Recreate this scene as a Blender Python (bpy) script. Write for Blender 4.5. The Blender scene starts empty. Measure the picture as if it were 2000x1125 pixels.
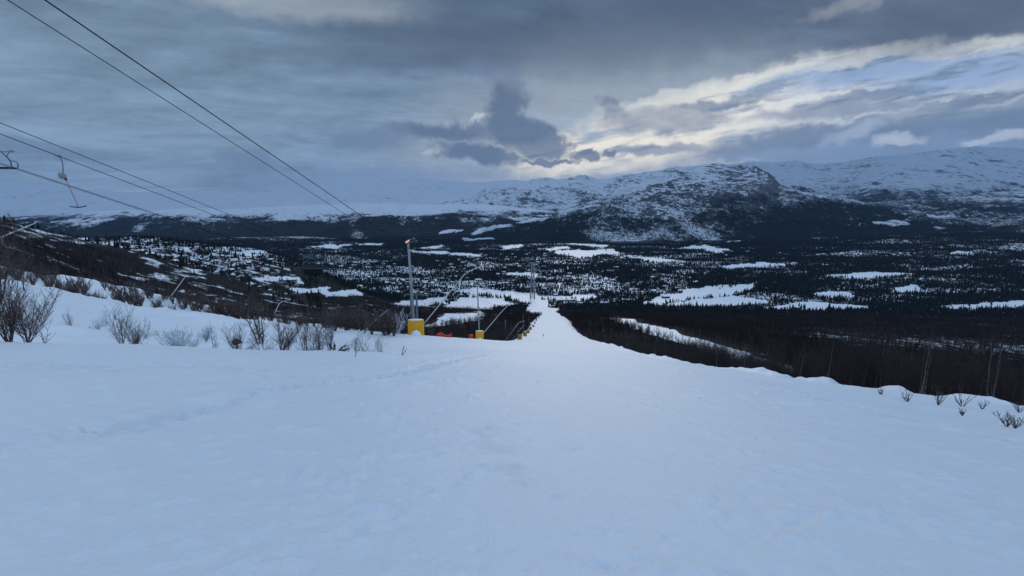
import bpy, math, random
import numpy as np
from mathutils import Vector, Matrix
sc = bpy.context.scene
C = sc.collection
rnd = random.Random(7)
R = math.radians
PI = math.pi

# ------------------------------------------------------------------ camera, exposure
F = 950.0; PITCH = R(9.4); EYE = 1.6
cam = bpy.data.cameras.new('camera'); cam_o = bpy.data.objects.new('camera', cam); C.objects.link(cam_o)
cam.sensor_width = 36.0; cam.lens = 36.0 * F / 2000.0
cam.clip_start = 0.1; cam.clip_end = 90000.0
cam_o.location = (0, 0, EYE); cam_o.rotation_euler = (R(90) - PITCH, 0, 0)
sc.camera = cam_o
sc.render.engine = 'CYCLES'
sc.view_settings.view_transform = 'Standard'; sc.view_settings.look = 'None'
sc.view_settings.exposure = 0.0; sc.view_settings.gamma = 1.0
sc.cycles.max_bounces = 5; sc.cycles.diffuse_bounces = 3; sc.cycles.volume_bounces = 0
sc.cycles.use_denoising = True; sc.cycles.denoising_prefilter = 'ACCURATE'
SUN_AZ = R(8.0); SUN_EL = R(9.0)      # bright break in the cloud, right of the run

def lin(r, g, b):
    f = lambda c: (c/255/12.92) if c/255 <= .04045 else ((c/255+.055)/1.055)**2.4
    return (f(r), f(g), f(b), 1.0)
def kof(v):                # picture row -> Z/Y ratio seen from the eye
    return math.tan(math.atan((562.5 - v)/F) - PITCH)
def tof(u, v):             # picture column -> X/Y ratio
    return ((u - 1000)/F)/(math.cos(PITCH) + (562.5 - v)/F*math.sin(PITCH))
def at(u, v, Y):
    return Vector((tof(u, v)*Y, Y, EYE + kof(v)*Y))
def tz(u, z, Y):
    k = (z - EYE)/Y; yup = math.tan(math.atan(k) + PITCH)
    return ((u - 1000)/F)/(math.cos(PITCH) + yup*math.sin(PITCH))
def project(x, y, z):
    k = (z - EYE)/y; yup = np.tan(np.arctan(k) + PITCH)
    return 1000 + F*(x/y)*(math.cos(PITCH) + yup*math.sin(PITCH)), 562.5 - F*yup

# ------------------------------------------------------------------ node expression helper
class G:
    def __init__(s, tree): s.t = tree
    def n(s, kind, **kw):
        nd = s.t.nodes.new(kind)
        for k, v in kw.items(): setattr(nd, k, v)
        return nd
    def put(s, sock, v):
        if isinstance(v, E): s.t.links.new(v.s, sock)
        elif hasattr(v, 'is_linked'): s.t.links.new(v, sock)
        else: sock.default_value = v
    def m(s, op, a, b=0.0, c=0.0, clamp=False):
        nd = s.n('ShaderNodeMath', operation=op); nd.use_clamp = clamp
        s.put(nd.inputs[0], a); s.put(nd.inputs[1], b); s.put(nd.inputs[2], c)
        return E(s, nd.outputs[0])
    def step(s, x, a, b):
        nd = s.n('ShaderNodeMapRange', interpolation_type='SMOOTHSTEP')
        s.put(nd.inputs[0], x); nd.inputs[1].default_value = a; nd.inputs[2].default_value = b
        nd.inputs[3].default_value = 0; nd.inputs[4].default_value = 1
        return E(s, nd.outputs[0])
    def mix(s, f, a, b, mode='MIX'):
        nd = s.n('ShaderNodeMix', data_type='RGBA', blend_type=mode)
        s.put(nd.inputs[0], f); s.put(nd.inputs[6], a); s.put(nd.inputs[7], b)
        return E(s, nd.outputs[2])
    def noise(s, vec, scale, detail=4, rough=.55, dist=0.0, color=False):
        nd = s.n('ShaderNodeTexNoise'); s.put(nd.inputs['Vector'], vec)
        nd.inputs['Scale'].default_value = scale; nd.inputs['Detail'].default_value = detail
        nd.inputs['Roughness'].default_value = rough; nd.inputs['Distortion'].default_value = dist
        return E(s, nd.outputs['Color' if color else 'Fac'])
    def comb(s, x, y, z):
        nd = s.n('ShaderNodeCombineXYZ')
        for i, v in enumerate((x, y, z)): s.put(nd.inputs[i], v)
        return E(s, nd.outputs[0])
    def sep(s, v):
        nd = s.n('ShaderNodeSeparateXYZ'); s.put(nd.inputs[0], v)
        return [E(s, o) for o in nd.outputs]
    def scale(s, v, k):
        nd = s.n('ShaderNodeVectorMath', operation='MULTIPLY'); s.put(nd.inputs[0], v); nd.inputs[1].default_value = k
        return E(s, nd.outputs[0])
class E:
    def __init__(s, g, sock): s.g, s.s = g, sock
    def __add__(s, o): return s.g.m('ADD', s, o)
    __radd__ = __add__
    def __mul__(s, o): return s.g.m('MULTIPLY', s, o)
    __rmul__ = __mul__
    def __sub__(s, o): return s.g.m('SUBTRACT', s, o)
    def __rsub__(s, o): return s.g.m('SUBTRACT', o, s)
    def __truediv__(s, o): return s.g.m('DIVIDE', s, o)

# ------------------------------------------------------------------ world: dusk sky with broken cloud
world = bpy.data.worlds.new('World'); sc.world = world; world.use_nodes = True
wt = world.node_tree; wt.nodes.clear(); g = G(wt)
tc = g.n('ShaderNodeTexCoord'); D = E(g, tc.outputs['Generated'])
dx, dy, dz = g.sep(D)
sky = g.n('ShaderNodeTexSky', sky_type='NISHITA'); sky.sun_disc = False
sky.sun_elevation = SUN_EL; sky.sun_rotation = SUN_AZ; sky.altitude = 700
nish = E(g, sky.outputs[0])
yy = g.m('MAXIMUM', dy, .08)
warp = g.sep(g.noise(D, 7.0, 5, .6, color=True)); warp2 = g.sep(g.noise(D, 26.0, 4, .6, color=True))
t0_ = dx/yy; k0_ = dz/yy
T = t0_ + (warp[0] - .5)*.10 + (warp2[0] - .5)*.085
K = k0_ + (warp[1] - .5)*.035 + (warp2[1] - .5)*.046
# cloud sheet coordinates: streaks run along the wind, flattening towards the horizon
zz = g.m('MAXIMUM', dz, 0.0) + .16
cp = g.comb(dx/zz*.55 + dy/zz*.25, dy/zz - dx/zz*.35, dz*0.4)
n1 = g.noise(cp, 1.1, 7, .56, .6)
n2 = g.noise(cp, 3.2, 8, .62, .9)
n3 = g.noise(g.comb(T*1.0 - K*.8, K*4.2 - T*.7, 0.0), 5.0, 6, .6, .3)
base = g.mix(g.step(k0_, -.02, .13), lin(114, 135, 164), lin(110, 131, 154))
base = g.mix(g.step(k0_, .12, .40), base, lin(80, 98, 119))
base = g.mix(g.step(t0_, .0, -.75)*.75, base, lin(112, 133, 154))
base = g.mix(g.m('MULTIPLY', g.step(t0_, .35, .75), g.step(k0_, .18, .3)), base, lin(92, 105, 124))
n4 = g.noise(cp, 9.0, 9, .66, .5)
mod = g.m('ADD', (n1 - .5)*1.15 + (n2 - .5)*.75 + (n3 - .5)*.35 + (n4 - .5)*.60, 1.06)
def bright(col, f):
    nd = g.n('ShaderNodeVectorMath', operation='SCALE'); g.put(nd.inputs[0], col); g.put(nd.inputs[3], f)
    return E(g, nd.outputs[0])
col = bright(base, g.m('MAXIMUM', mod, .5))
def blob(u, v, rx, ry, ang=0, soft=.5, TT=None, KK=None):
    t0, k0 = tof(u, v), kof(v); TT = TT or T; KK = KK or K
    c, s_ = math.cos(R(ang)), math.sin(R(ang))
    a = (TT - t0)*(c*F/rx) + (KK - k0)*(s_*F/rx)
    b = (KK - k0)*(c*F/ry) - (TT - t0)*(s_*F/ry)
    return g.step(a*a + b*b, 1.0 + soft*.6, max(0.0, 1.0 - soft))
def mx(*a):
    r = a[0]
    for b in a[1:]: r = g.m('MAXIMUM', r, b)
    return r
# bright break: cream near the sun, white then blue to the right
W1 = mx(blob(1130, 300, 150, 42, 5, .9), blob(1290, 265, 230, 62, 12, .9), blob(1480, 205, 270, 62, 15, .9), blob(1800, 165, 330, 66, 8, .9))
str_ = g.step(g.m('ADD', n3*.55 + n2*.45, W1*.14 + n4*.12), .455, .60)
gl = blob(1170, 285, 420, 190, 10, 1.0, t0_, k0_)
col = g.mix(gl*.34, col, lin(186, 189, 190))
brightc = g.mix(g.step(t0_, .25, .75), lin(224, 219, 206), lin(192, 199, 206))
blue = g.m('MULTIPLY', mx(blob(1740, 128, 190, 30, 12, .8), blob(1900, 145, 200, 36, 6, .9), blob(1560, 150, 120, 16, 14, .8)), .85)
brightc = g.mix(blue, brightc, lin(122, 148, 186))
n5 = g.noise(g.comb(t0_*2.2 - k0_*3.0, k0_*12.0 - t0_*1.7, 0.0), 4.0, 7, .60, .3)
brightc = bright(brightc, (n5 - .5)*.4 + 1.0)
col = g.mix(W1*(str_*.62 + .34)*g.step(n5, .30, .52), col, brightc)
# silver rims along the edge of the overhead deck
rim = mx(blob(1320, 185, 170, 12, 14, .9), blob(1500, 148, 150, 12, 15, .9), blob(1700, 112, 150, 12, 12, .9), blob(1900, 92, 140, 14, 7, .9),
         blob(560, 0, 230, 30, -6, 1.6)*.45, blob(1680, 0, 90, 14, 20, 1.6)*.4, blob(930, 233, 40, 7, 20, 1.0), blob(985, 282, 42, 7, 5, 1.0),
         blob(860, 290, 26, 6, 5, 1.0), blob(1400, 318, 90, 5, 4, 1.0))
col = g.mix(rim*(n2*.6 + .12), col, lin(214, 216, 210))
# darker clouds
dk1 = mx(blob(993, 220, 48, 58, 0, .7), blob(1022, 256, 92, 40, -32, .6), blob(1062, 276, 56, 28, -25, .5), blob(1000, 262, 64, 32, -10, .8), blob(870, 256, 100, 18, -3, .9),
         blob(940, 300, 92, 19, -8, .8), blob(1142, 304, 34, 12, 5, .7), blob(1197, 299, 18, 7, 0, .9), blob(1198, 214, 22, 18, 0, 1.6)*.6, blob(1075, 315, 60, 6, -3, .7))
col = g.mix(dk1*(n2*.25 + .72), col, lin(80, 98, 124))
dk2 = mx(blob(955, 138, 64, 20, -4, .9), blob(1300, 236, 130, 27, 3, .8), blob(1400, 203, 130, 11, 8, .9), blob(1700, 188, 130, 11, 8, .9), blob(1650, 214, 190, 16, 5, .9),
         blob(1880, 200, 150, 11, 10, .8), blob(1870, 238, 210, 32, 5, .9), blob(1560, 270, 220, 20, 8, .8), blob(1300, 292, 120, 12, 3, .9), blob(60, 288, 130, 14, -12, .9),
         blob(480, 310, 70, 20, 0, .9), blob(720, 270, 90, 20, 0, 1.0))
col = g.mix(dk2*(n2*.7 + .36), col, lin(98, 116, 143))
dk3 = mx(blob(1850, 40, 190, 52, 10, 1.0), blob(850, 85, 300, 55, 2, 1.0), blob(1250, 60, 260, 80, 8, 1.0))
col = g.mix(dk3*.55, col, lin(74, 87, 106))
# haze belt over the far right hills and small bright cumulus
belt = mx(blob(1750, 300, 460, 34, 4, 1.0), blob(700, 350, 260, 22, 2, 1.0))
col = g.mix(belt*.7, col, lin(112, 132, 164))
wh = mx(blob(1762, 275, 48, 12, 2, .9), blob(1768, 266, 24, 10, 10, .9), blob(1952, 268, 60, 11, 12, .9), blob(1665, 262, 60, 14, 16, 1.0)*.6, blob(1985, 258, 44, 10, 5, .9))
col = g.mix(wh*(n2*.8 + .35), col, lin(172, 183, 198))
col = g.mix(blob(1665, 262, 70, 18, 14, 1.0)*.4, col, lin(140, 158, 186))
# outside the picture: an even, brighter, blue overcast with the same streaks
up = bright(g.mix(.28, lin(172, 198, 230), bright(nish, .10)), mod*1.08)
outm = g.m('MAXIMUM', g.step(dz, .44, .68), g.step(dy, .42, .18))
col = g.mix(outm, col, up)
col = g.mix(g.step(dz, -.02, -.10), col, lin(60, 80, 110))
bg = g.n('ShaderNodeBackground'); g.put(bg.inputs[0], col); bg.inputs[1].default_value = 1.28
wo = g.n('ShaderNodeOutputWorld'); wt.links.new(bg.outputs[0], wo.inputs[0])
world.cycles.sampling_method = 'MANUAL'; world.cycles.sample_map_resolution = 512

sun = bpy.data.lights.new('sun', 'SUN'); sun.energy = 0.5; sun.angle = R(25); sun.color = (1.0, .88, .72)
sun_o = bpy.data.objects.new('sun', sun); C.objects.link(sun_o)
sd = Vector((math.sin(SUN_AZ)*math.cos(SUN_EL), math.cos(SUN_AZ)*math.cos(SUN_EL), math.sin(SUN_EL)))
sun_o.rotation_euler = (-sd).to_track_quat('-Z', 'Y').to_euler()

# ------------------------------------------------------------------ numpy noise
def _h(ix, iy, s):
    n = (ix.astype(np.int64)*374761393 + iy.astype(np.int64)*668265263 + s*1274126177) & 0xffffffff
    n = ((n ^ (n >> 13))*1274126177) & 0xffffffff
    return ((n ^ (n >> 16)) & 0xffffff)/float(0xffffff)
def vnoise(x, y, s=0):
    ix = np.floor(x); iy = np.floor(y); fx = x-ix; fy = y-iy
    fx = fx*fx*fx*(fx*(fx*6-15)+10); fy = fy*fy*fy*(fy*(fy*6-15)+10)
    a = _h(ix, iy, s); b = _h(ix+1, iy, s); c = _h(ix, iy+1, s); d = _h(ix+1, iy+1, s)
    return ((a*(1-fx)+b*fx)*(1-fy) + (c*(1-fx)+d*fx)*fy)*2-1
def fbm(x, y, o=5, s=0, gain=.5):
    r = 0; a = 1.0; tot = 0; c, sn = math.cos(.6), math.sin(.6)
    for i in range(o):
        r = r + a*vnoise(x, y, s+i*17); tot += a; a *= gain
        x, y = (x*c - y*sn)*2.03 + 5.2, (x*sn + y*c)*2.03 + 1.7
    return r/tot
def ridged(x, y, o=5, s=0):
    r = 0; a = 1.0; tot = 0; c, sn = math.cos(.6), math.sin(.6)
    for i in range(o):
        r = r + a*(1-2*np.abs(vnoise(x, y, s+i*17))); tot += a; a *= .52
        x, y = (x*c - y*sn)*2.07 + 5.2, (x*sn + y*c)*2.07 + 1.7
    return r/tot
def sstep(x, a, b):
    q = np.clip((x-a)/(b-a), 0, 1); return q*q*(3-2*q)

# ------------------------------------------------------------------ terrain table
US = [-400, 0, 250, 500, 750, 1000, 1250, 1500, 1750, 2000, 2400]
ROWS = {
 0: [0]*11,
 2: [-.40, -.40, -.40, -.40, -.40, -.40, -.42, -.42, -.44, -.46, -.5],
 6: [-1.22, -1.25, -1.27, -1.3, -1.33, -1.35, -1.38, -1.42, -1.5, -1.62, -1.8],
 12: [-2.4, -2.5, -2.6, -2.7, -2.75, -2.8, -2.95, -3.2, -3.6, -4.0, -4.6],
 24: [-4.7, -5.15, -5.3, -5.6, -5.7, -5.8, -6.3, -7.0, -7.8, -8.7, -10],
 30: [-6.0, -6.9, -7.5, -7.8, -7.6, -7.5, -8.1, -9.1, -10.3, -11.5, -13.2],
 36: [-5.0, -6.2, -7.5, -8.6, -8.9, -9.1, -10.1, -11.4, -12.8, -14.5, -17],
 50: [-4.3, -6.0, -8.4, -9.9, -11.5, -12.5, -14.2, -16.2, -18.5, -21, -25],
 60: [-6.5, -8.2, -10.8, -12.8, -14.3, -15.3, -17.4, -19.7, -22.5, -25.5, -30],
 70: [-5.5, -7.6, -10.4, -14.3, -16.7, -18.0, -20.4, -23.2, -26.4, -29.8, -35],
 100: [-7, -11, -17, -25, -26.5, -26.1, -28.9, -33, -38, -43, -50],
 140: [-8, -14, -26, -37, -39, -37.0, -39, -44, -50, -56, -65],
 200: [-8, -17, -36, -52, -52, -51.3, -54, -60, -67, -75, -85],
 300: [-6, -20, -50, -74, -74, -73.5, -77, -84, -92, -100, -112],
 500: [0, -16, -68, -105, -113, -114.7, -119, -128, -140, -150, -165],
 650: [20, -10, -52, -122, -140, -146, -149, -158, -170, -182, -200],
 1000: [-30, -70, -94, -138, -200, -217, -220, -225, -232, -240, -250],
 1300: [-60, -90, -82, -94, -250, -267, -272, -276, -280, -283, -288],
 1600: [-160, -180, -190, -235, -292, -299, -300, -300, -300, -299, -298],
 2000: [-260, -270, -280, -292, -300, -302, -301, -300, -299, -296, -290],
 2600: [-290, -292, -296, -300, -302, -302, -300, -298, -292, -288, -280],
 3300: [-296, -298, -300, -302, -302, -302, -300, -296, -284, -272, -262],
 4200: [-296, -298, -300, -302, -302, -302, -300, -292, -262, -235, -220],
 5500: [-290]*6 + [-288, -262, -196, -150, -130],
 9000: [-280]*6 + [-270, -230, -170, -120, -100],
 20000: [-320]*11,
 60000: [-700]*11,
}
NT = 420; TG = np.linspace(-1.7, 1.7, NT)
RY = sorted(ROWS); tab = np.zeros((len(RY), NT))
for i, Y in enumerate(RY):
    if Y == 0: continue
    ts = [tz(u, z, Y) for u, z in zip(US, ROWS[Y])]
    r = np.interp(TG, ts, ROWS[Y])
    k = np.exp(-np.linspace(-2, 2, 41)**2); k /= k.sum()
    tab[i] = np.convolve(np.pad(r, 20, mode='edge'), k, mode='valid')
XG = np.log(np.array(RY, float) + 4)
def pchip(x, y, q):
    h = np.diff(x)[:, None]; d = np.diff(y, axis=0)/h
    m = np.zeros_like(y); w1 = 2*h[1:]+h[:-1]; w2 = h[1:]+2*h[:-1]
    with np.errstate(all='ignore'):
        hm = (w1+w2)/(w1/d[:-1] + w2/d[1:])
    # blend monotone slope with the centred one so lines in the ground do not read as creases
    cen = (d[:-1]*h[1:] + d[1:]*h[:-1])/(h[1:]+h[:-1])
    m[1:-1] = np.where(d[:-1]*d[1:] > 0, .35*np.nan_to_num(hm) + .65*cen, 0); m[0] = d[0]; m[-1] = d[-1]
    j = np.clip(np.searchsorted(x, q)-1, 0, len(x)-2); hh = h[j]; s = ((q-x[j])[:, None])/hh
    return (y[j]*(1+2*s)*(1-s)**2 + hh*m[j]*s*(1-s)**2 + y[j+1]*s*s*(3-2*s) + hh*m[j+1]*s*s*(s-1))
NQ = 1600; QG = np.linspace(XG[0], XG[-1], NQ); TAB = pchip(XG, tab, QG)

ER = [(2300, 830, 12), (2150, 800, 20), (2000, 786, 27), (1850, 766, 32), (1650, 753, 40), (1500, 729, 52), (1300, 694, 80), (1180, 667, 140), (1150, 655, 180), (1112, 640, 300), (1098, 624, 600), (1088, 613, 1000)]
EL = [(985, 661, 120), (1012, 657, 150), (1032, 643, 260), (1044, 630, 450), (1054, 620, 700), (1062, 612, 1000)]
def poly_x(P):
    ys = np.array([p[2] for p in P], float); xs = np.array([tof(p[0], p[1])*p[2] for p in P])
    o = np.argsort(ys); return np.log(ys[o]), xs[o]
_lr, _xr = poly_x(ER); _ll, _xl = poly_x(EL)
def edge_r(y): return np.interp(np.log(np.maximum(y, 1)), _lr, _xr)
def edge_l(y): return np.interp(np.log(np.maximum(y, 1)), _ll, _xl)

def H(x, y, rough=True):
    x = np.asarray(x, float); y = np.asarray(y, float)
    az = np.arctan2(x, y); r = np.hypot(x, y); lim = R(57)
    ac = np.clip(az, -lim, lim); Y = r*np.cos(ac); t = np.tan(ac)
    qi = np.clip((np.log(Y+4)-QG[0])/(QG[1]-QG[0]), 0, NQ-1.001); ti = np.clip((t-TG[0])/(TG[1]-TG[0]), 0, NT-1.001)
    i = qi.astype(int); j = ti.astype(int); a = qi-i; b = ti-j
    z = (TAB[i, j]*(1-a)*(1-b) + TAB[i+1, j]*a*(1-b) + TAB[i, j+1]*(1-a)*b + TAB[i+1, j+1]*a*b)
    ex = np.abs(az)-lim
    z = np.where(ex > 0, z*np.cos(np.clip(ex, 0, None)/(PI-lim)*PI), z)
    if not rough: return z
    # off the groomed run: drop at the edges, windblown relief
    dr = x - edge_r(Y) + fbm(x*.15, y*.15, 3, 3)*1.2
    inr = (Y > 8) & (Y < 1150)
    off = np.where(inr, sstep(dr, -1.0, 3.0), 0.0)
    z = z - np.where(inr, sstep(dr, .2, 9.0)*3.0*sstep(Y, 14, 34), 0)
    dl = edge_l(Y) - x
    inl = (Y > 118) & (Y < 1100)
    z = z - np.where(inl, sstep(dl, .2, 6.0)*2.2*sstep(Y, 118, 150), 0)
    off = np.maximum(off, np.where(inl, sstep(dl, 0, 4), 0))
    lb = sstep(-x - 4.0 - .24*Y, -1.0, 5.0)*sstep(Y, 21, 28)*sstep(-Y, -118, -100)
    off = np.maximum(off, lb)
    z = z + off*(fbm(x*.22, y*.16, 4, 11)*(.50 + .5*sstep(-x, 6, 14)*sstep(Y, 28, 36)) + fbm(x*.9, y*.9, 3, 12)*.10)*sstep(Y, 18, 30)
    # piled lip of snow along the right edge
    z = z + np.exp(-((dr+1.1)/1.1)**2)*.36*sstep(Y, 18, 30)*sstep(-Y, -200, -110)*(1+fbm(x*.35, y*.35, 3, 21)*2.2)
    far = sstep(Y, 90, 500)
    z = z + off*far*fbm(x/60., y/60., 4, 31)*3.5*(1-sstep(Y, 1100, 1400))
    v = sstep(Y, 1250, 2000)
    z = z + v*fbm(x/420., y/300., 5, 41)*13*(1-sstep(Y, 9000, 14000)*0) + sstep(Y, 1700, 2600)*sstep(t, .25, .9)*np.maximum(fbm(x/700., y/330., 4, 77), 0)*70
    hill = sstep(-t, .38, .6)*sstep(Y, 500, 800)*(1-sstep(Y, 1500, 1900))
    z = z + hill*fbm(x/160., y/120., 5, 55)*22
    return z
def gz(x, y): return float(H(np.array([x]), np.array([y]))[0])
def ground(u, v, y0=3.0, y1=3000.0):
    """nearest ground point seen at picture position (u, v)"""
    ys = np.exp(np.linspace(math.log(y0), math.log(y1), 1500)); xs = tof(u, v)*ys; k = kof(v)
    d = EYE + k*ys - H(xs, ys); i = np.where(d < 0)[0]
    i = i[0] if len(i) else int(np.argmin(np.abs(d)))
    return Vector((float(xs[i]), float(ys[i]), gz(xs[i], ys[i])))
def onground(u, Y, v=None):
    x = tof(u, 640 if v is None else v)*Y
    for _ in range(3):
        z = gz(x, Y); x = tz(u, z, Y)*Y
    return Vector((x, Y, gz(x, Y)))

# ------------------------------------------------------------------ object helpers
def tag(o, label=None, cat=None, group=None, kind=None):
    if label: o['label'] = label
    if cat: o['category'] = cat
    if group: o['group'] = group
    if kind: o['kind'] = kind
    return o
def empty(name, loc=(0, 0, 0), rz=0.0):
    o = bpy.data.objects.new(name, None); C.objects.link(o); o.location = loc; o.rotation_euler = (0, 0, rz); o.empty_display_size = .2
    return o
def mesh_np(name, V, Fq, mat, smooth=True, attrs=None, parent=None, mats=None, mi=None):
    me = bpy.data.meshes.new(name); V = np.asarray(V, np.float32); Fq = np.asarray(Fq, np.int32)
    me.vertices.add(len(V)); me.vertices.foreach_set('co', V.ravel())
    n = Fq.shape[1]; me.loops.add(Fq.size); me.loops.foreach_set('vertex_index', Fq.ravel())
    me.polygons.add(len(Fq)); me.polygons.foreach_set('loop_start', np.arange(0, Fq.size, n, dtype=np.int32))
    me.polygons.foreach_set('loop_total', np.full(len(Fq), n, np.int32))
    me.polygons.foreach_set('use_smooth', np.full(len(Fq), smooth))
    for m in (mats or [mat]): me.materials.append(m)
    if mi is not None: me.polygons.foreach_set('material_index', np.asarray(mi, np.int32))
    for k, a in (attrs or {}).items():
        at_ = me.attributes.new(k, 'FLOAT', 'POINT'); at_.data.foreach_set('value', np.asarray(a, np.float32).ravel())
    me.update(calc_edges=True); me.validate()
    o = bpy.data.objects.new(name, me); C.objects.link(o)
    if parent is not None: o.parent = parent
    return o
class MB:
    """collects tubes, boxes and lathes into one mesh"""
    def __init__(s): s.v = []; s.f = []; s.m = []
    def add(s, vs, fs, mi=0):
        b = len(s.v); s.v += [tuple(p) for p in vs]; s.f += [tuple(i+b for i in f) for f in fs]; s.m += [mi]*len(fs)
    def tube(s, pts, rad, n=6, mi=0, cap=True):
        pts = [Vector(p) for p in pts]; rads = rad if hasattr(rad, '__len__') else [rad]*len(pts)
        vs = []; up = Vector((.13, .27, .95)).normalized()
        for i, p in enumerate(pts):
            d = (pts[min(i+1, len(pts)-1)] - pts[max(i-1, 0)]).normalized()
            a = d.cross(up)
            if a.length < .1: a = d.cross(Vector((1, 0, 0)))
            a.normalize(); b = d.cross(a)
            for q in range(n):
                w = 2*PI*q/n; vs.append(p + (a*math.cos(w) + b*math.sin(w))*rads[i])
        fs = [(i*n+q, i*n+(q+1) % n, (i+1)*n+(q+1) % n, (i+1)*n+q) for i in range(len(pts)-1) for q in range(n)]
        if cap: fs += [tuple(range(n-1, -1, -1)), tuple((len(pts)-1)*n+q for q in range(n))]
        s.add(vs, fs, mi)
    def box(s, c, d, M=None, mi=0, bev=0.0):
        cx, cy, cz = c; x, y, z = d[0]/2, d[1]/2, d[2]/2
        if bev <= 0:
            vs = [Vector((cx+a*x, cy+b*y, cz+e*z)) for a in (-1, 1) for b in (-1, 1) for e in (-1, 1)]
            fs = [(0, 1, 3, 2), (4, 6, 7, 5), (0, 4, 5, 1), (2, 3, 7, 6), (0, 2, 6, 4), (1, 5, 7, 3)]
        else:
            vs = []; lay = [(-z, bev), (-z+bev, 0), (z-bev, 0), (z, bev)]
            for (hz, ins) in lay:
                for a, b in ((-1, -1), (1, -1), (1, 1), (-1, 1)):
                    X = x-ins; Yy = y-ins; e = bev*.7
                    if a*b > 0: vs += [Vector((cx+a*(X-e), cy+b*Yy, cz+hz)), Vector((cx+a*X, cy+b*(Yy-e), cz+hz))][::(-1 if False else 1)]
                    else: vs += [Vector((cx+a*X, cy+b*(Yy-e), cz+hz)), Vector((cx+a*(X-e), cy+b*Yy, cz+hz))]
            # order the eight points of each layer round its centre
            o = []
            for L in range(4):
                ring = vs[L*8:(L+1)*8]; ring.sort(key=lambda p: math.atan2((p.y-cy)/y, (p.x-cx)/x)); o += ring
            vs = o; fs = [(L*8+q, L*8+(q+1) % 8, (L+1)*8+(q+1) % 8, (L+1)*8+q) for L in range(3) for q in range(8)]
            fs += [tuple(range(7, -1, -1)), tuple(24+q for q in range(8))]
        if M is not None: vs = [M @ p for p in vs]
        s.add(vs, fs, mi)
    def blob(s, c, r, n=10, mi=0, jit=.0, seed=0):
        rr = random.Random(seed); vs = []; m = n//2
        for i in range(m+1):
            th = PI*i/m
            for q in range(n):
                ph = 2*PI*q/n; k = 1+rr.uniform(-jit, jit)
                vs.append(Vector((c[0]+r[0]*math.sin(th)*math.cos(ph)*k, c[1]+r[1]*math.sin(th)*math.sin(ph)*k, c[2]+r[2]*math.cos(th)*k)))
        s.add(vs, [(i*n+q, (i+1)*n+q, (i+1)*n+(q+1) % n, i*n+(q+1) % n) for i in range(m) for q in range(n)], mi)
    def build(s, name, mat, parent=None, smooth=False):
        me = bpy.data.meshes.new(name); me.from_pydata(s.v, [], s.f)
        for m in (mat if isinstance(mat, (list, tuple)) else [mat]): me.materials.append(m)
        for p, i in zip(me.polygons, s.m): p.material_index = i; p.use_smooth = smooth
        me.update(); o = bpy.data.objects.new(name, me); C.objects.link(o)
        if parent is not None: o.parent = parent
        return o
def copy_tree(o, parent=None):
    c = o.copy(); C.objects.link(c)
    if parent is not None: c.parent = parent
    for ch in list(o.children): copy_tree(ch, c)
    return c

# ------------------------------------------------------------------ materials
def material(name):
    m = bpy.data.materials.new(name); m.use_nodes = True; t = m.node_tree; t.nodes.clear(); g = G(t)
    out = g.n('ShaderNodeOutputMaterial'); b = g.n('ShaderNodeBsdfPrincipled'); t.links.new(b.outputs[0], out.inputs[0])
    return m, g, b
def objvec(g, kind='Object'):
    return E(g, g.n('ShaderNodeTexCoord').outputs[kind])
def bump(g, b, h, dist, strength=1.0):
    n = g.n('ShaderNodeBump'); n.inputs['Distance'].default_value = dist; n.inputs['Strength'].default_value = strength
    g.put(n.inputs['Height'], h); g.t.links.new(n.outputs[0], b.inputs['Normal'])
def simple(name, c1, c2=None, rough=.6, scale=8, metal=0.0, bmp=.004, dirt=.5):
    m, g, b = material(name); v = objvec(g); c2 = c2 or tuple(x*.6 for x in c1[:3])
    n = g.noise(v, scale, 5, .6); f = g.step(n, .5-.5*dirt, .5+.5*dirt)
    g.put(b.inputs['Base Color'], g.mix(f, (*c2[:3], 1), (*c1[:3], 1))); g.put(b.inputs['Roughness'], n*.25 + (rough-.12))
    b.inputs['Metallic'].default_value = metal; b.inputs['Specular IOR Level'].default_value = .12 if rough >= .8 else .4; bump(g, b, g.noise(v, scale*6, 4), bmp)
    return m
M = {}
m, g, b = material('snow'); v = objvec(g); px, py, pz = g.sep(v)
at_f = g.n('ShaderNodeAttribute'); at_f.attribute_name = 'wood'; wood = E(g, at_f.outputs['Fac'])
at_s = g.n('ShaderNodeAttribute'); at_s.attribute_name = 'scrape'; scr = E(g, at_s.outputs['Fac'])
big = g.noise(v, .09, 5, .55); mid = g.noise(v, 1.6, 6, .6); fine = g.noise(v, 14, 5, .7); grain = g.noise(v, 70, 3, .7)
cs = g.mix(g.step(big, .3, .7), (.72, .77, .83, 1), (.80, .83, .865, 1))
cs = g.mix(scr*g.step(mid, .42, .62)*.5, cs, (.55, .60, .66, 1))
sc_n = g.noise(g.comb(px, py*.7, pz*.3), .055, 8, .66)
fm = g.step(wood + (sc_n - .5)*1.9, .40, .62)
cf = g.mix(g.noise(v, .3, 5), (.009, .010, .012, 1), (.030, .027, .027, 1))
g.put(b.inputs['Base Color'], g.mix(fm, cs, cf)); g.put(b.inputs['Roughness'], fm*.4 + .46); g.put(b.inputs['Specular IOR Level'], g.m('SUBTRACT', .55, fm*.5))
bump(g, b, mid*.62 + fine*.30 + grain*.06, .09, .9)
M['snow'] = m
m, g, b = material('snow_heap'); v = objvec(g)
g.put(b.inputs['Base Color'], g.mix(g.noise(v, 2, 5), (.79, .82, .87, 1), (.86, .875, .9, 1))); b.inputs['Roughness'].default_value = .65
b.inputs['Specular IOR Level'].default_value = .25
bump(g, b, g.noise(v, 9, 6, .65), .05); M['heap'] = m
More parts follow.
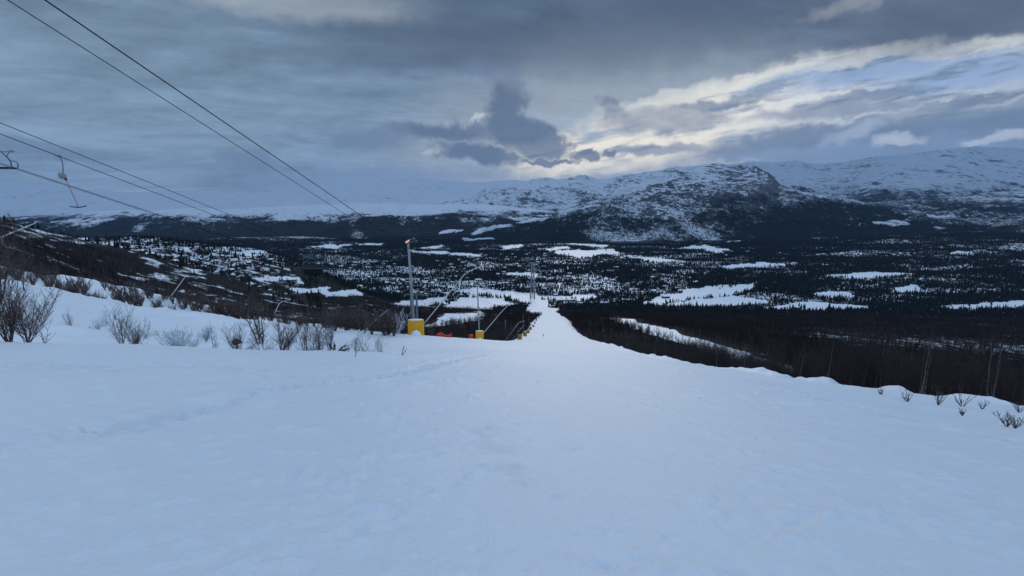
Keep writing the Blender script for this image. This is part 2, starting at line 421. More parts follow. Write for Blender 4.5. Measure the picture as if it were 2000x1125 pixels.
def mountain_mat(name, fs=.019, s1=(.38, .43, .50, 1), s2=(.58, .63, .70, 1), tw=1.0, soft=.15, rf=1.1):
    m, g, b = material(name); v = objvec(g, 'Object'); px, py, pz = g.sep(v)
    a1 = g.n('ShaderNodeAttribute'); a1.attribute_name = 'wood'; wood = E(g, a1.outputs['Fac'])
    a2 = g.n('ShaderNodeAttribute'); a2.attribute_name = 'rock'; rk = E(g, a2.outputs['Fac'])
    w = g.comb(px, py*.55, pz*1.4)
    n_b = g.noise(w, fs*.22, 5, .6); n_s = g.noise(w, fs, 7, .68, .3); n_t = g.noise(g.comb(px, py*.35, pz*.5), fs*5, 4, .7)
    fm = g.step(wood + (n_s - .5)*1.25 + (n_t - .5)*tw + (n_b - .5)*.8, .52-soft, .52+soft)
    rs = g.noise(g.comb(px*.45, py*.45, pz*2.6 + px*.25), fs*rf, 9, .66, .9)
    rm = g.step(rk + (rs - .5)*1.9 + (n_b - .5)*.5, .55, .66)
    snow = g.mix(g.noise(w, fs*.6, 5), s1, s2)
    c = g.mix(rm*.92, snow, g.mix(n_t, (.020, .023, .028, 1), (.060, .065, .075, 1)))
    c = g.mix(fm, c, g.mix(n_t, (.006, .009, .012, 1), (.020, .024, .028, 1)))
    g.put(b.inputs['Base Color'], c); b.inputs['Roughness'].default_value = .8; g.put(b.inputs['Specular IOR Level'], g.m('SUBTRACT', .15, fm*.13))
    bump(g, b, n_s*.8 + rs*.6 + n_t*.3, 26.0, .8)
    return m
M['mtn'] = mountain_mat('mountain_snow_and_wood'); M['mtn_far'] = mountain_mat('far_cloud_shaded_snow', .008, (.36, .41, .48, 1), (.52, .57, .64, 1)); M['mtn_right'] = mountain_mat('right_massif_snow', .010, (.27, .32, .38, 1), (.43, .48, .55, 1), 1.2, .20); M['mtn_low'] = mountain_mat('low_ridge_snow_and_wood', .011, (.44, .49, .56, 1), (.60, .65, .71, 1), 1.5, .20); M['mtn_near'] = mountain_mat('hill_snow_and_wood', fs=.016)  # far snow colour darkened to hold the haze veil and cloud shade
M['twig'] = simple('birch_twig_bark', (.066, .052, .050), (.026, .020, .021), .85, 5)
M['twig_far'] = simple('far_birch_twig_bark', (.042, .031, .029), (.016, .012, .013), .9, 1.5)
m, g, b = material('birch_bark'); v = objvec(g); px, py, pz = g.sep(v)
n = g.noise(g.comb(px*3, py*3, pz*9), 3, 6, .7)
g.put(b.inputs['Base Color'], g.mix(g.step(n, .42, .6), (.055, .045, .042, 1), (.22, .20, .185, 1))); b.inputs['Roughness'].default_value = .8; M['bark'] = m
m, g, b = material('shrub_bark'); v = objvec(g)
g.put(b.inputs['Base Color'], g.mix(g.step(g.noise(v, 3, 5), .4, .62), (.045, .032, .032, 1), (.115, .082, .072, 1))); b.inputs['Roughness'].default_value = .85; M['shrub'] = m
m, g, b = material('frosted_twigs'); v = objvec(g)
g.put(b.inputs['Base Color'], g.mix(g.step(g.noise(v, 5, 5), .34, .50), (.20, .21, .22, 1), (.66, .70, .75, 1))); b.inputs['Roughness'].default_value = .8; M['frost'] = m
m, g, b = material('conifer_needles'); v = objvec(g)
g.put(b.inputs['Base Color'], g.mix(g.noise(v, .8, 4), (.005, .008, .009, 1), (.016, .024, .023, 1))); b.inputs['Roughness'].default_value = .9; b.inputs['Specular IOR Level'].default_value = .08; M['needle'] = m
M['pad'] = simple('yellow_padding', (.86, .43, .008), (.70, .33, .008), .55, 4, bmp=.006)
M['pad_o'] = simple('orange_padding', (.42, .19, .035), (.25, .11, .03), .6, 4)
M['red'] = simple('orange_red_net', (.75, .055, .012), (.42, .03, .01), .6, 6)
M['pole_g'] = simple('grey_weathered_pole', (.30, .32, .33), (.17, .185, .20), .6, 3)
M['pole_d'] = simple('dark_steel_pole', (.12, .15, .18), (.07, .09, .11), .5, 3, metal=.3)
M['pipe'] = simple('bright_lance_pipe', (.62, .60, .57), (.45, .44, .43), .6, 5, metal=.1)
M['rope'] = simple('steel_rope', (.016, .017, .022), (.010, .011, .015), .85, 5, metal=.4)
M['steel'] = simple('chair_steel', (.16, .18, .21), (.09, .10, .12), .45, 6, metal=.5)
M['seat'] = simple('dark_seat_padding', (.025, .025, .03), (.012, .012, .015), .7, 6)
M['spring'] = simple('spring_box_paint', (.30, .31, .28), (.19, .20, .18), .5, 14)
M['tred'] = simple('faded_red_rod', (.42, .10, .09), (.24, .06, .07), .5, 9)
M['tbar'] = simple('dark_bar_plastic', (.05, .04, .06), (.03, .025, .035), .5, 9)
M['wood_wall'] = simple('dark_timber_wall', (.075, .05, .04), (.03, .022, .02), .8, .5)
M['pale_wall'] = simple('pale_painted_wall', (.36, .34, .30), (.24, .22, .20), .8, .5)
M['rock'] = simple('lichen_rock', (.12, .12, .09), (.04, .045, .035), .9, 5, bmp=.05)
m, g, b = material('lit_heat_lamp'); b.inputs['Base Color'].default_value = (.4, .15, .12, 1)
b.inputs['Emission Color'].default_value = (1, .42, .32, 1); b.inputs['Emission Strength'].default_value = .9; M['lamp'] = m
m, g, b = material('warm_window'); b.inputs['Base Color'].default_value = (.5, .4, .3, 1)
b.inputs['Emission Color'].default_value = (1, .72, .42, 1); b.inputs['Emission Strength'].default_value = 1.3; M['glow'] = m

# ------------------------------------------------------------------ field patches seen in the valley
FIELDS = [
 [(495, 541), (520, 546), (597, 554), (590, 543), (550, 540)], [(560, 563), (640, 560), (640, 571), (580, 572)], [(625, 570), (695, 566), (700, 577), (640, 580)],
 [(765, 592), (880, 577), (872, 592), (835, 599), (768, 598)], [(868, 595), (905, 580), (985, 583), (1012, 598), (950, 603), (868, 601)],
 [(900, 567), (930, 563), (1045, 573), (1062, 583), (1040, 594), (990, 580), (905, 573)], [(832, 635), (870, 613), (948, 609), (942, 622), (890, 633), (840, 638)],
 [(1250, 592), (1300, 574), (1380, 560), (1480, 554), (1476, 563), (1430, 576), (1330, 587), (1255, 596)], [(1370, 583), (1440, 578), (1508, 590), (1425, 598), (1290, 594)],
 [(1500, 600), (1590, 588), (1692, 597), (1695, 603), (1500, 605)], [(1745, 561), (1800, 555), (1792, 569), (1740, 573)], [(1585, 573), (1650, 569), (1665, 578), (1600, 581)],
 [(958, 468), (1010, 470), (1100, 472), (1192, 479), (1182, 485), (1100, 478), (963, 472)], [(1068, 489), (1200, 487), (1214, 497), (1130, 504), (1088, 497)],
 [(1213, 498), (1330, 508), (1344, 514), (1250, 509), (1218, 503)], [(975, 481), (1022, 478), (1015, 487), (983, 488)], [(810, 486), (862, 478), (872, 483), (835, 488)],
 [(1308, 487), (1370, 477), (1437, 490), (1400, 495), (1365, 488)], [(800, 488), (860, 491), (942, 496), (938, 502), (860, 498), (800, 494)],
 [(575, 487), (640, 477), (700, 478), (655, 487)], [(700, 476), (748, 476), (748, 480), (702, 481)], [(1415, 471), (1472, 462), (1465, 468), (1425, 473)], [(1850, 491), (1905, 490), (1900, 496), (1855, 496)],
 [(1055, 578), (1160, 576), (1166, 584), (1062, 586)], [(440, 492), (520, 490), (515, 498), (450, 499)], [(985, 535), (1040, 532), (1060, 541), (990, 541)], [(1045, 488), (1090, 482), (1130, 484), (1070, 490)],
 [(1400, 520), (1500, 512), (1560, 517), (1430, 527)], [(1600, 540), (1690, 530), (1800, 535), (1680, 545)], [(1820, 600), (2000, 588), (2100, 590), (1900, 604)],
]
SLOPES = [   # fields that lie on the lower mountain flanks
 [(918, 457), (945, 444), (988, 437), (1000, 440), (950, 451), (922, 460)], [(1008, 434), (1050, 425), (1082, 424), (1050, 431), (1012, 437)], [(855, 454), (882, 448), (890, 451), (862, 457)],
 [(885, 450), (908, 447), (908, 451), (888, 454)], [(1090, 412), (1160, 400), (1170, 402), (1095, 416)], [(905, 466), (960, 464), (960, 467), (908, 469)], [(815, 476), (850, 474), (850, 478), (818, 479)]]
def inpoly(u, v, P):
    r = np.zeros(u.shape, bool); n = len(P)
    for i in range(n):
        x1, y1 = P[i]; x2, y2 = P[(i+1) % n]
        if y1 == y2: continue
        c = ((y1 > v) != (y2 > v)) & (u < (x2-x1)*(v-y1)/(y2-y1) + x1); r ^= c
    return r
def clear_of(x, y, z):
    """True where the ground is an open snowfield, piste or clearing"""
    ok = y > 1; ys = np.where(ok, y, 1e3)
    u, v = project(x, ys, z); r = np.zeros(x.shape, bool)
    u = u + fbm(x/60., y/60., 5, 5)*20*np.clip(1500/ys, .2, 1); v = v + fbm(x/60., y/60., 5, 9)*4.2
    for P in FIELDS: r |= inpoly(u, v, P)
    r &= ok & (ys > 330)
    run = (x < edge_r(ys)) & ((x > edge_l(ys)) | (ys < 118)) & (ys < 1100)
    foot = inpoly(u, v, [(1028, 612), (1038, 592), (1048, 586), (1062, 590), (1092, 604), (1095, 615), (1060, 618)]) & (ys > 900)
    cl = clearing(x, ys)
    return r | (run & ok) | (foot & ok) | (cl & ok)
CL = [(1195, 621, 800), (1350, 650, 300), (1545, 686, 160)]
_lc = np.log([p[2] for p in CL][::-1]); _xc = [tof(p[0], p[1])*p[2] for p in CL][::-1]
def clearing(x, y):
    xc = np.interp(np.log(y), _lc, _xc); w = np.interp(np.log(y), _lc, [18, 26, 40])
    return (np.abs(x - xc + fbm(x/20., y/20., 3, 8)*3) < w*.5) & (y > 152) & (y < 850)

def patch(x, Y):
    return fbm(x/170., Y/110., 4, 201)*2.6 + fbm(x/520., Y/200., 3, 207)*1.9
# ------------------------------------------------------------------ ground sheet (polar grid round the camera)
def ground_sheet():
    fr = np.linspace(-R(58), R(58), 1020); bk = np.linspace(R(58), R(302), 72)[1:-1]; az = np.concatenate([fr, bk]); na = len(az)
    rs = np.concatenate([np.exp(np.arange(math.log(.35), math.log(2.0), .08)), np.exp(np.arange(math.log(2.0), math.log(70), .0066)), np.exp(np.arange(math.log(70), math.log(5600), .0105)), np.exp(np.arange(math.log(5600), math.log(24500), .06))])
    nr = len(rs); A, RR = np.meshgrid(az, rs); X = RR*np.sin(A); Y = RR*np.cos(A)
    Z = H(X.ravel(), Y.ravel()).reshape(X.shape)
    # small scale relief near the eye
    nearw = sstep(-RR, -75, -40)
    Z += nearw*(fbm(X*1.1, Y*.8, 4, 61)*.010 + fbm(X*5, Y*5, 3, 62)*.009*sstep(-RR, -40, -20) + fbm(X*.22+4, Y*.12, 3, 66)*.06*sstep(RR, 4, 12))
    Z += nearw*sstep(RR, 1, 3)*np.maximum(fbm(X*2.6, Y*2.6, 3, 63)-.35, 0)*.09
    scr = np.zeros_like(Z)
    def track(P, width, step, depth, seed, tread=True, sway=.25):
        nonlocal Z
        pts = [ground(u, v, 3, 120) for u, v in P]; pts = np.array([[p.x, p.y] for p in pts])
        seg = np.hypot(*np.diff(pts, axis=0).T); L = np.concatenate([[0], np.cumsum(seg)])
        bestd = np.full(X.shape, 1e9); S = np.zeros(X.shape); side = np.zeros(X.shape)
        msk = (RR < 90) & (np.abs(A) < R(59))
        x = X[msk]; y = Y[msk]; bd = np.full(x.shape, 1e9); bs = np.zeros(x.shape); bsd = np.zeros(x.shape)
        for i in range(len(pts)-1):
            d = pts[i+1]-pts[i]; l = seg[i]; d = d/l; q = np.clip((x-pts[i][0])*d[0] + (y-pts[i][1])*d[1], 0, l)
            ex = x-pts[i][0]-q*d[0]; ey = y-pts[i][1]-q*d[1]; dd = np.hypot(ex, ey); up = dd < bd
            bd = np.where(up, dd, bd); bs = np.where(up, L[i]+q, bs); bsd = np.where(up, np.sign(d[0]*ey-d[1]*ex)*dd, bsd)
        ss = bsd + fbm(bs*.5, bs*0+seed, 3, seed)*sway
        if tread:   # cleat marks: short slanted bars with crumbs
            w = np.exp(-(ss/width)**4); ph = bs/step + np.abs(ss)*.9/step*.8 + fbm(x*2, y*2, 2, seed)*.35
            dz = -depth*w*(.25 + 1.1*np.clip(np.sin(2*PI*ph), -.3, 1)) + depth*.35*np.exp(-((np.abs(ss)-width*1.15)/(.12))**2)*(1+fbm(x*6, y*6, 2, seed+5))
            dz += w*fbm(x*7, y*7, 3, seed+3)*depth*.6
        else:       # boot prints: paired holes
            k = np.round(bs/step); off_ = np.where(k % 2 == 0, width, -width)*.5 + fbm(k*3.3, k*0+1.0, 1, seed)*.12
            dz = -depth*np.exp(-(((bs-k*step)/.17)**2 + ((ss-off_)/.10)**2)) + depth*.3*np.exp(-(((bs-k*step-.22)/.14)**2 + ((ss-off_)/.16)**2))
        Zm = Z[msk] + dz*(bd < width*3 + .6); Z[msk] = Zm; s_ = scr[msk]; scr[msk] = np.maximum(s_, np.exp(-(ss/(width*1.2))**2)*.8)
    track([(-350, 925), (0, 868), (200, 848), (380, 800), (480, 772), (600, 750), (720, 738), (820, 722), (930, 694)], .50, .40, .050, 71)
    track([(-300, 712), (0, 712), (200, 716), (400, 719), (540, 726)], .30, .46, .20, 72, tread=False)
    track([(-300, 722), (0, 720), (200, 723), (400, 727), (560, 736)], .30, .46, .17, 74, tread=False)
    track([(1480, 742), (1560, 770), (1700, 800), (1850, 838), (2100, 890)], .5, .5, .05, 73)
    track([(960, 840), (1000, 905), (1020, 935)], .2, .5, .02, 75, tread=False)
    # scattered clods and prints
    rr = np.random.RandomState(5)
    for _ in range(520):
        u = rr.uniform(-100, 2050); v = rr.uniform(700, 1120) if _ > 40 else rr.uniform(700, 760); u = u if _ > 40 else rr.uniform(0, 1000)
        p = ground(u, v, 1.5, 60); s_ = rr.uniform(.03, .09) if _ > 40 else rr.uniform(.08, .2)
        mk = (np.abs(X-p.x) < s_*4) & (np.abs(Y-p.y) < s_*4)
        if mk.any(): Z[mk] += (s_*.32*rr.choice([1, -1.0]))*np.exp(-(((X[mk]-p.x)/s_)**2 + ((Y[mk]-p.y)/(s_*.8))**2))
    xf, yf, zf = X.ravel(), Y.ravel(), Z.ravel()
    clr = clear_of(xf, yf, zf).astype(float)
    Yf = np.where(yf > 1, yf, 1); t = xf/Yf
    dr = xf-edge_r(Yf); dl = edge_l(Yf)-xf
    wr = sstep(dr, 2.0, 7.0)*sstep(Yf, 26, 40)*(1 - .45*np.exp(-((Yf-560)/95.)**2)*sstep(t, .55, .75)); wl = sstep(dl, 1, 5)*sstep(Yf, 120, 140)
    wl = np.maximum(wl, sstep(-t, -.02, .1)*sstep(Yf, 74, 90))
    wood = np.maximum(np.maximum(wr, wl), sstep(Yf, 1080, 1200))*(.86 - .22*sstep(Yf, 1200, 1600) - .12*np.exp(-((t+.02)/.3)**2)*sstep(Yf, 1400, 1700)*sstep(-Yf, -3200, -2800)) * (yf > 1)
    wood = wood - sstep(-t, .38, .55)*sstep(Yf, 800, 1000)*(1-sstep(Yf, 1500, 1800))*.30     # open ground on the cabin hill
    wood = wood + sstep(Yf, 3400, 4600)*.04 + np.clip(patch(xf, Yf), -1, 1)*.15*sstep(Yf, 1350, 1700)
    wood = np.clip(wood, 0, 1)*(1-clr)
    wood = np.where(Yf < 74, 0, wood); wood = np.where((t < -.25) & (Yf > 140) & (Yf < 900) & (wood > .3), np.clip(wood + np.clip(1.7*fbm(xf/50., Yf/34., 4, 94), -.26, .1), 0, 1), wood)
    idx = np.arange(nr*na).reshape(nr, na)
    a = idx[:-1]; b_ = idx[1:]; Q = np.stack([a, np.roll(a, -1, 1), np.roll(b_, -1, 1), b_], -1)
    V = np.stack([xf, yf, zf], 1); cut = int(np.searchsorted(rs, 1250))
    hole = np.array([[0, 0, gz(0, .01)]]); Vn = np.concatenate([V[:(cut+1)*na], hole])
    o = mesh_np('snow_slope', Vn, Q[:cut].reshape(-1, 4), M['snow'], attrs={'wood': np.append(wood[:(cut+1)*na], 0), 'scrape': np.append(scr.ravel()[:(cut+1)*na], 0)})
    tag(o, 'groomed blue white snow slope falling away to the valley', 'ski slope', kind='structure')
    Vf = V[cut*na:]; Qf = Q[cut:].reshape(-1, 4) - cut*na
    o = mesh_np('valley_floor', Vf, Qf, M['snow'], attrs={'wood': wood[cut*na:], 'scrape': wood[cut*na:]*0})
    tag(o, 'wide valley floor of white fields and dark woods', 'valley', kind='structure')
    return
ground_sheet()

# ------------------------------------------------------------------ mountains
def mountain(name, label, crest, Yc, Yb, zb, amp, wood_fn, rock_amt=.4, u0=-500, u1=2500, nt=900, ns=260, mat='mtn', seed=0, back=.6, shape=1.0, feat=900., endz=None, lump=1.0, rock_left=0.0):
    cu = [c[0] for c in crest]; cv = [c[1] for c in crest]
    u = np.linspace(u0, u1, nt); v = np.interp(u, cu, cv)
    # one tangent per column: straight rays from the camera keep the skyline where it stands, real depth behind it
    t = np.array([tof(a, b_) for a, b_ in zip(u, v)]); k = np.array([kof(b_) for b_ in v])
    yc = Yc*(1 + .10*fbm(u/260., u*0+seed, 3, seed)); yb = Yb*(1 + .08*fbm(u/180., u*0+seed+3, 3, seed+1))
    zc = EYE + k*yc
    s = np.concatenate([np.linspace(0, 1, ns), 1+np.linspace(0, 1, 40)[1:]**1.3*back])
    S, TT = np.meshgrid(s, t, indexing='ij'); Yy = yb + (yc-yb)*S; X = TT*Yy
    prof = np.where(S <= 1, S**shape*(1-.35*(1-S)*S), 1-.55*(S-1)**1.5)
    Z = zb + (zc-zb)*prof
    w = np.clip(S*3, 0, 1)*np.clip(1.15-S, .06, 1)
    w = np.where(S > 1, .06 + .3*(S-1), w)
    big = ridged(X/feat, Yy/feat, 6, seed+5)
    Z = Z + amp*w*(big*.75 + .2*lump*fbm(X/(feat*2.2), Yy/(feat*2.2), 3, seed+9)) + np.minimum(amp*.10, 14)*fbm(X/130., Yy/130., 4, seed+2)*np.where(S > .97, .9, 1)
    Z = Z + (fbm(u/9., u*0, 4, seed+4)*np.minimum(amp*.05, 9))[None]*np.exp(-((S-1)/.05)**2)
    if endz is not None: Z = Z - endz(u)[None]
    Z = np.where(S < .02, Z-60, Z)
    gx = np.gradient(Z, axis=1)/np.maximum(np.abs(np.gradient(X, axis=1)), 1); gy = np.gradient(Z, axis=0)/np.maximum(np.abs(np.gradient(Yy, axis=0)), 1)
    slope = np.hypot(gx, gy)
    pu, pv = project(X, Yy, Z)
    wd = wood_fn(X, Yy, Z, slope, pu, pv)
    n = fbm(X/800., Yy/800., 4, seed+12)
    rk = np.clip(rock_amt - rock_left*sstep(-pu, -1440, -1330)*sstep(-pv, -400, -370) + .45*(slope-.42) + .16*n + .12*np.maximum(big, 0), 0, 1)
    pm = np.zeros(Z.shape, bool); wu = fbm(X/90., Yy/90., 3, 6)*9; wv = fbm(X/90., Yy/90., 3, 16)*2.6
    for P in SLOPES: pm |= inpoly(pu+wu, pv+wv, P)
    wd = np.where(pm, 0, wd); rk = np.where(pm, 0, rk)
    ni, nj = Z.shape; idx = np.arange(ni*nj).reshape(ni, nj)
    Q = np.stack([idx[:-1, :-1], idx[:-1, 1:], idx[1:, 1:], idx[1:, :-1]], -1).reshape(-1, 4)
    o = mesh_np(name, np.stack([X.ravel(), Yy.ravel(), Z.ravel()], 1), Q, M[mat], attrs={'wood': wd, 'rock': rk})
    tag(o, label, 'mountain', kind='structure')
    return (X, Yy, Z, wd)
def tl(z0, band, top=.86, seed=3, extra=None):
    def f(X, Y, Z, sl, pu, pv):
        n = fbm(X/900., Y/700., 4, seed)
        w = top*(1-sstep(Z + n*band*1.1, z0-band, z0+band))
        if extra is not None: w = extra(w, X, Y, Z, pu, pv)
        return np.clip(w, 0, 1)
    return f
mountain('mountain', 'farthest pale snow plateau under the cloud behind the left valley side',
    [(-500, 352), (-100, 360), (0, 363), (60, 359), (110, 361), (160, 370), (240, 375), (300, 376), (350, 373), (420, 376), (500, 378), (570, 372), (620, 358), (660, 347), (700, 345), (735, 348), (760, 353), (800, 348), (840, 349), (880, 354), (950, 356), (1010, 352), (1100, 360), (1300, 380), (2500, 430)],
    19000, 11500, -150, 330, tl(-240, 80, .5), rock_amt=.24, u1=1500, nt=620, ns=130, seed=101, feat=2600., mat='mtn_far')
mountain('mountain', 'long low ridge with dark woods on its flank and white top left of the valley head',
    [(-500, 432), (0, 428), (90, 424), (150, 418), (230, 411), (300, 413), (380, 406), (450, 411), (520, 404), (600, 402), (700, 397), (800, 400), (900, 399), (960, 402), (1050, 410), (1150, 424), (1230, 440), (1400, 470)],
    8600, 4700, -300, 190, tl(-80, 120, .98, 5, lambda w, X, Y, Z, pu, pv: w + .12*sstep(pu, 300, 800) - .8*np.maximum(fbm(X/260.+Y/700., Y/1500.-X/2500., 4, 19), 0) - .42*(1-sstep(pv, 402, 446))), rock_amt=.25, u1=1330, nt=760, ns=200, seed=111, feat=1100., shape=.9, mat='mtn_low')
mountain('mountain', 'rocky snow hump behind the left shoulder of the big mountain',
    [(700, 410), (850, 395), (920, 383), (950, 366), (985, 358), (1030, 353), (1065, 346), (1085, 349), (1110, 350), (1130, 343), (1142, 342), (1165, 349), (1200, 347), (1240, 340), (1280, 333), (1320, 330), (1400, 340), (1500, 360)],
    11500, 8300, -200, 300, tl(-40, 70, .8, 7), rock_amt=.40, u0=700, u1=1500, nt=520, ns=150, seed=122, feat=900.)
def mc_wood(w, X, Y, Z, pu, pv):
    h = np.interp(Z, [-300, -230, -120, -20, 90, 200, 420], [.80, .66, .60, .50, .34, .16, .02])
    steep = sstep(pu, 1360, 1500)*sstep(-Z, -330, -120)
    h = h + .24*steep - .5*np.maximum(fbm(X/420.+Z/200., Y/900.+Z/130., 5, 29)-.05, 0) + .16*fbm(X/700., Z/160., 4, 31)
    h = h - .14*sstep(-Z, 150, 210)*sstep(pu, 1150, 1200)*sstep(-pu, -1420, -1340) + .25*sstep(-pu, -1170, -1110)*sstep(-Z, 60, 160)
    return h
mc = mountain('mountain', 'big blunt snow mountain with a steep right end rising over the valley',
    [(850, 478), (920, 466), (980, 450), (1030, 434), (1080, 416), (1130, 402), (1170, 390), (1200, 374), (1240, 355), (1275, 340), (1300, 331), (1340, 327), (1380, 323), (1420, 322), (1455, 325), (1480, 328), (1500, 337), (1512, 349), (1520, 360), (1545, 371), (1580, 378), (1640, 388), (1700, 399), (1780, 415), (1900, 442), (2100, 470)],
    6700, 4150, -300, 300, tl(-30, 130, .80, 9, mc_wood), rock_amt=.45, rock_left=.12, u0=860, u1=2000, nt=900, ns=420, seed=133, feat=620., shape=.95)
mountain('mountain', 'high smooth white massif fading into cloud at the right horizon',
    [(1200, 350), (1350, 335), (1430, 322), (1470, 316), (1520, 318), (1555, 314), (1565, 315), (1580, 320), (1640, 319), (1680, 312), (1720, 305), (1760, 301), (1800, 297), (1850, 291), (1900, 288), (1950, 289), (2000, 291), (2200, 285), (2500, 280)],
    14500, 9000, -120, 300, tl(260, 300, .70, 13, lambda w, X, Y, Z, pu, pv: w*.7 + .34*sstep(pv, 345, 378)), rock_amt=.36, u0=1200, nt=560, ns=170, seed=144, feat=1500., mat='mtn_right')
mountain('mountain', 'dark wooded shoulder below the white massif at the right',
    [(1350, 455), (1450, 425), (1520, 405), (1560, 396), (1620, 392), (1700, 396), (1780, 390), (1850, 384), (1920, 378), (2000, 372), (2200, 355), (2500, 345)],
    8300, 4700, -262, 210, tl(90, 170, .78, 15, lambda w, X, Y, Z, pu, pv: .60 - .12*sstep(-pu, -1800, -1640) + .20*fbm(X/900., Z/120., 4, 33) + .16*sstep(-Z, -120, 0)*sstep(Z, -160, -60)), rock_amt=.25, u0=1350, nt=560, ns=220, seed=155, feat=800., shape=.8, mat='mtn_low')

# ------------------------------------------------------------------ plants: builders
def birch(seed, h, twig=.006, nb=15, nsub=6, ntw=3, stems=1, lean=.06, tr=.011):
    r = random.Random(seed); tk = MB(); cr = MB()
    for st in range(stems):
        d0 = Vector((r.uniform(-1, 1), r.uniform(-1, 1), 0))*(lean + .16*(stems > 1)); p = Vector((r.uniform(-.1, .1), r.uniform(-.1, .1), 0))*(stems > 1)
        hh = h*(1 if st == 0 else r.uniform(.6, .95)); pts = [p + Vector((0, 0, -.7))]; n = 8; cur = Vector(p)
        for i in range(n+1):
            pts.append(Vector(cur)); cur = cur + (Vector((0, 0, 1)) + d0*1.2*(1-i/n*.5) + Vector((r.uniform(-.13, .13), r.uniform(-.13, .13), 0)))*(hh/n)
        rad = [h*tr*(1-.93*max(0, (i-1)/n))*(.85 if st else 1) for i in range(len(pts))]; tk.tube(pts, rad, 5, cap=False)
        for b in range(nb):
            s = .18 + .80*(b+r.random())/nb; q = s*n+1; i = min(int(q), len(pts)-2); base = pts[i].lerp(pts[i+1], q-i)
            az = b*2.4 + r.uniform(-.5, .5); L = hh*(.36*(1-s)**.7 + .07)*r.uniform(.7, 1.2); el = R(r.uniform(28, 62))
            d = Vector((math.cos(az)*math.cos(el), math.sin(az)*math.cos(el), math.sin(el))); bp = [base]
            for j in range(3):
                d = (d + Vector((r.uniform(-.2, .2), r.uniform(-.2, .2), r.uniform(-.02, .28)))).normalized(); bp.append(bp[-1] + d*L/3)
            cr.tube(bp, [max(twig*1.6, h*.0032), twig*1.5, twig*1.1, twig*.6], 3, cap=False)
            for c in range(nsub):
                f = .25 + .75*(c+r.random())/nsub; k = min(int(f*3), 2); sb = bp[k].lerp(bp[k+1], f*3-k)
                d2 = (d + Vector((r.uniform(-1, 1), r.uniform(-1, 1), r.uniform(-.3, .8)))*.85).normalized(); l2 = L*r.uniform(.25, .5)
                e1 = sb + d2*l2*.5; e2 = e1 + (d2 + Vector((r.uniform(-.3, .3), r.uniform(-.3, .3), .25)))*l2*.5
                cr.tube([sb, e1, e2], [twig, twig*.8, twig*.4], 3, cap=False)
                for w in range(ntw):
                    f2 = r.random(); o = sb.lerp(e1, f2*2) if f2 < .5 else e1.lerp(e2, f2*2-1)
                    d3 = (d2 + Vector((r.uniform(-1, 1), r.uniform(-1, 1), r.uniform(-.5, 1)))*.8).normalized()
                    cr.tube([o, o + d3*l2*r.uniform(.3, .6)], [twig*.75, twig*.35], 3, cap=False)
    return tk, cr
def shrub(seed, h, spread=.5, n=7, twig=.006, sub=5, ntw=2, stem=.014, lean=(0, 0), low=.12):
    r = random.Random(seed); m = MB()
    for i in range(n):
        az = 2*PI*i/n + r.uniform(-.5, .5); sp = spread*r.uniform(.35, 1.1); L = h*r.uniform(.6, 1.08)
        d = Vector((math.cos(az)*sp + lean[0], math.sin(az)*sp + lean[1], 1)).normalized(); b = Vector((math.cos(az), math.sin(az), 0))*h*.05*r.random()
        pts = [b - d*.4, b]
        for j in range(5):
            d = (d + Vector((r.uniform(-.14, .14), r.uniform(-.14, .14), r.uniform(-.05, .16)))).normalized(); pts.append(pts[-1] + d*L/5)
        m.tube(pts, [stem*(1-.85*j/6) + twig*.3 for j in range(7)], 4, cap=False)
        for c in range(sub):
            f = low + (1-low)*(c+r.random())/sub; k = 1+min(int(f*5), 4); sb = pts[k].lerp(pts[k+1], f*5-(k-1)); a2 = r.uniform(0, 2*PI)
            d2 = (d*.9 + Vector((math.cos(a2), math.sin(a2), r.uniform(0, .5)))*.75).normalized(); l2 = L*r.uniform(.18, .42)*(1.15-f*.6)
            e1 = sb + d2*l2*.5; e2 = e1 + (d2 + Vector((r.uniform(-.3, .3), r.uniform(-.3, .3), .3)))*l2*.5
            m.tube([sb, e1, e2], [twig*1.2, twig, twig*.5], 3, cap=False)
            for w in range(ntw):
                f2 = r.random(); o = sb.lerp(e1, f2*2) if f2 < .5 else e1.lerp(e2, f2*2-1)
                d3 = (d2 + Vector((r.uniform(-1, 1), r.uniform(-1, 1), r.uniform(-.2, 1)))*.7).normalized()
                m.tube([o, o + d3*l2*r.uniform(.3, .7)], [twig*.8, twig*.4], 3, cap=False)
    return m
def conifer_mb(seed, h=1.0, w=.17):
    r = random.Random(seed); m = MB(); m.tube([(0, 0, -.12*h), (0, 0, .3*h)], [.018*h, .012*h], 4, mi=1, cap=False)
    nl = 6
    for L in range(nl):
        z0 = h*(.08 + .80*L/nl); z1 = z0 + h*(.30 - .02*L); rr = h*w*(1-.80*L/nl); n = 7; vs = []
        for q in range(n):
            a = 2*PI*(q + .5*(L % 2))/n; k = r.uniform(.6, 1.2); vs.append((rr*k*math.cos(a), rr*k*math.sin(a), z0 + r.uniform(-.04, .03)*h))
        vs.append((0, 0, min(z1, h))); m.add(vs, [(q, (q+1) % n, n) for q in range(n)])
    return m
def proto(name, mb, mat, smooth=False):
    """mesh source kept out of the scene until it is copied in"""
    o = mb.build(name, mat, smooth=smooth); C.objects.unlink(o); return o
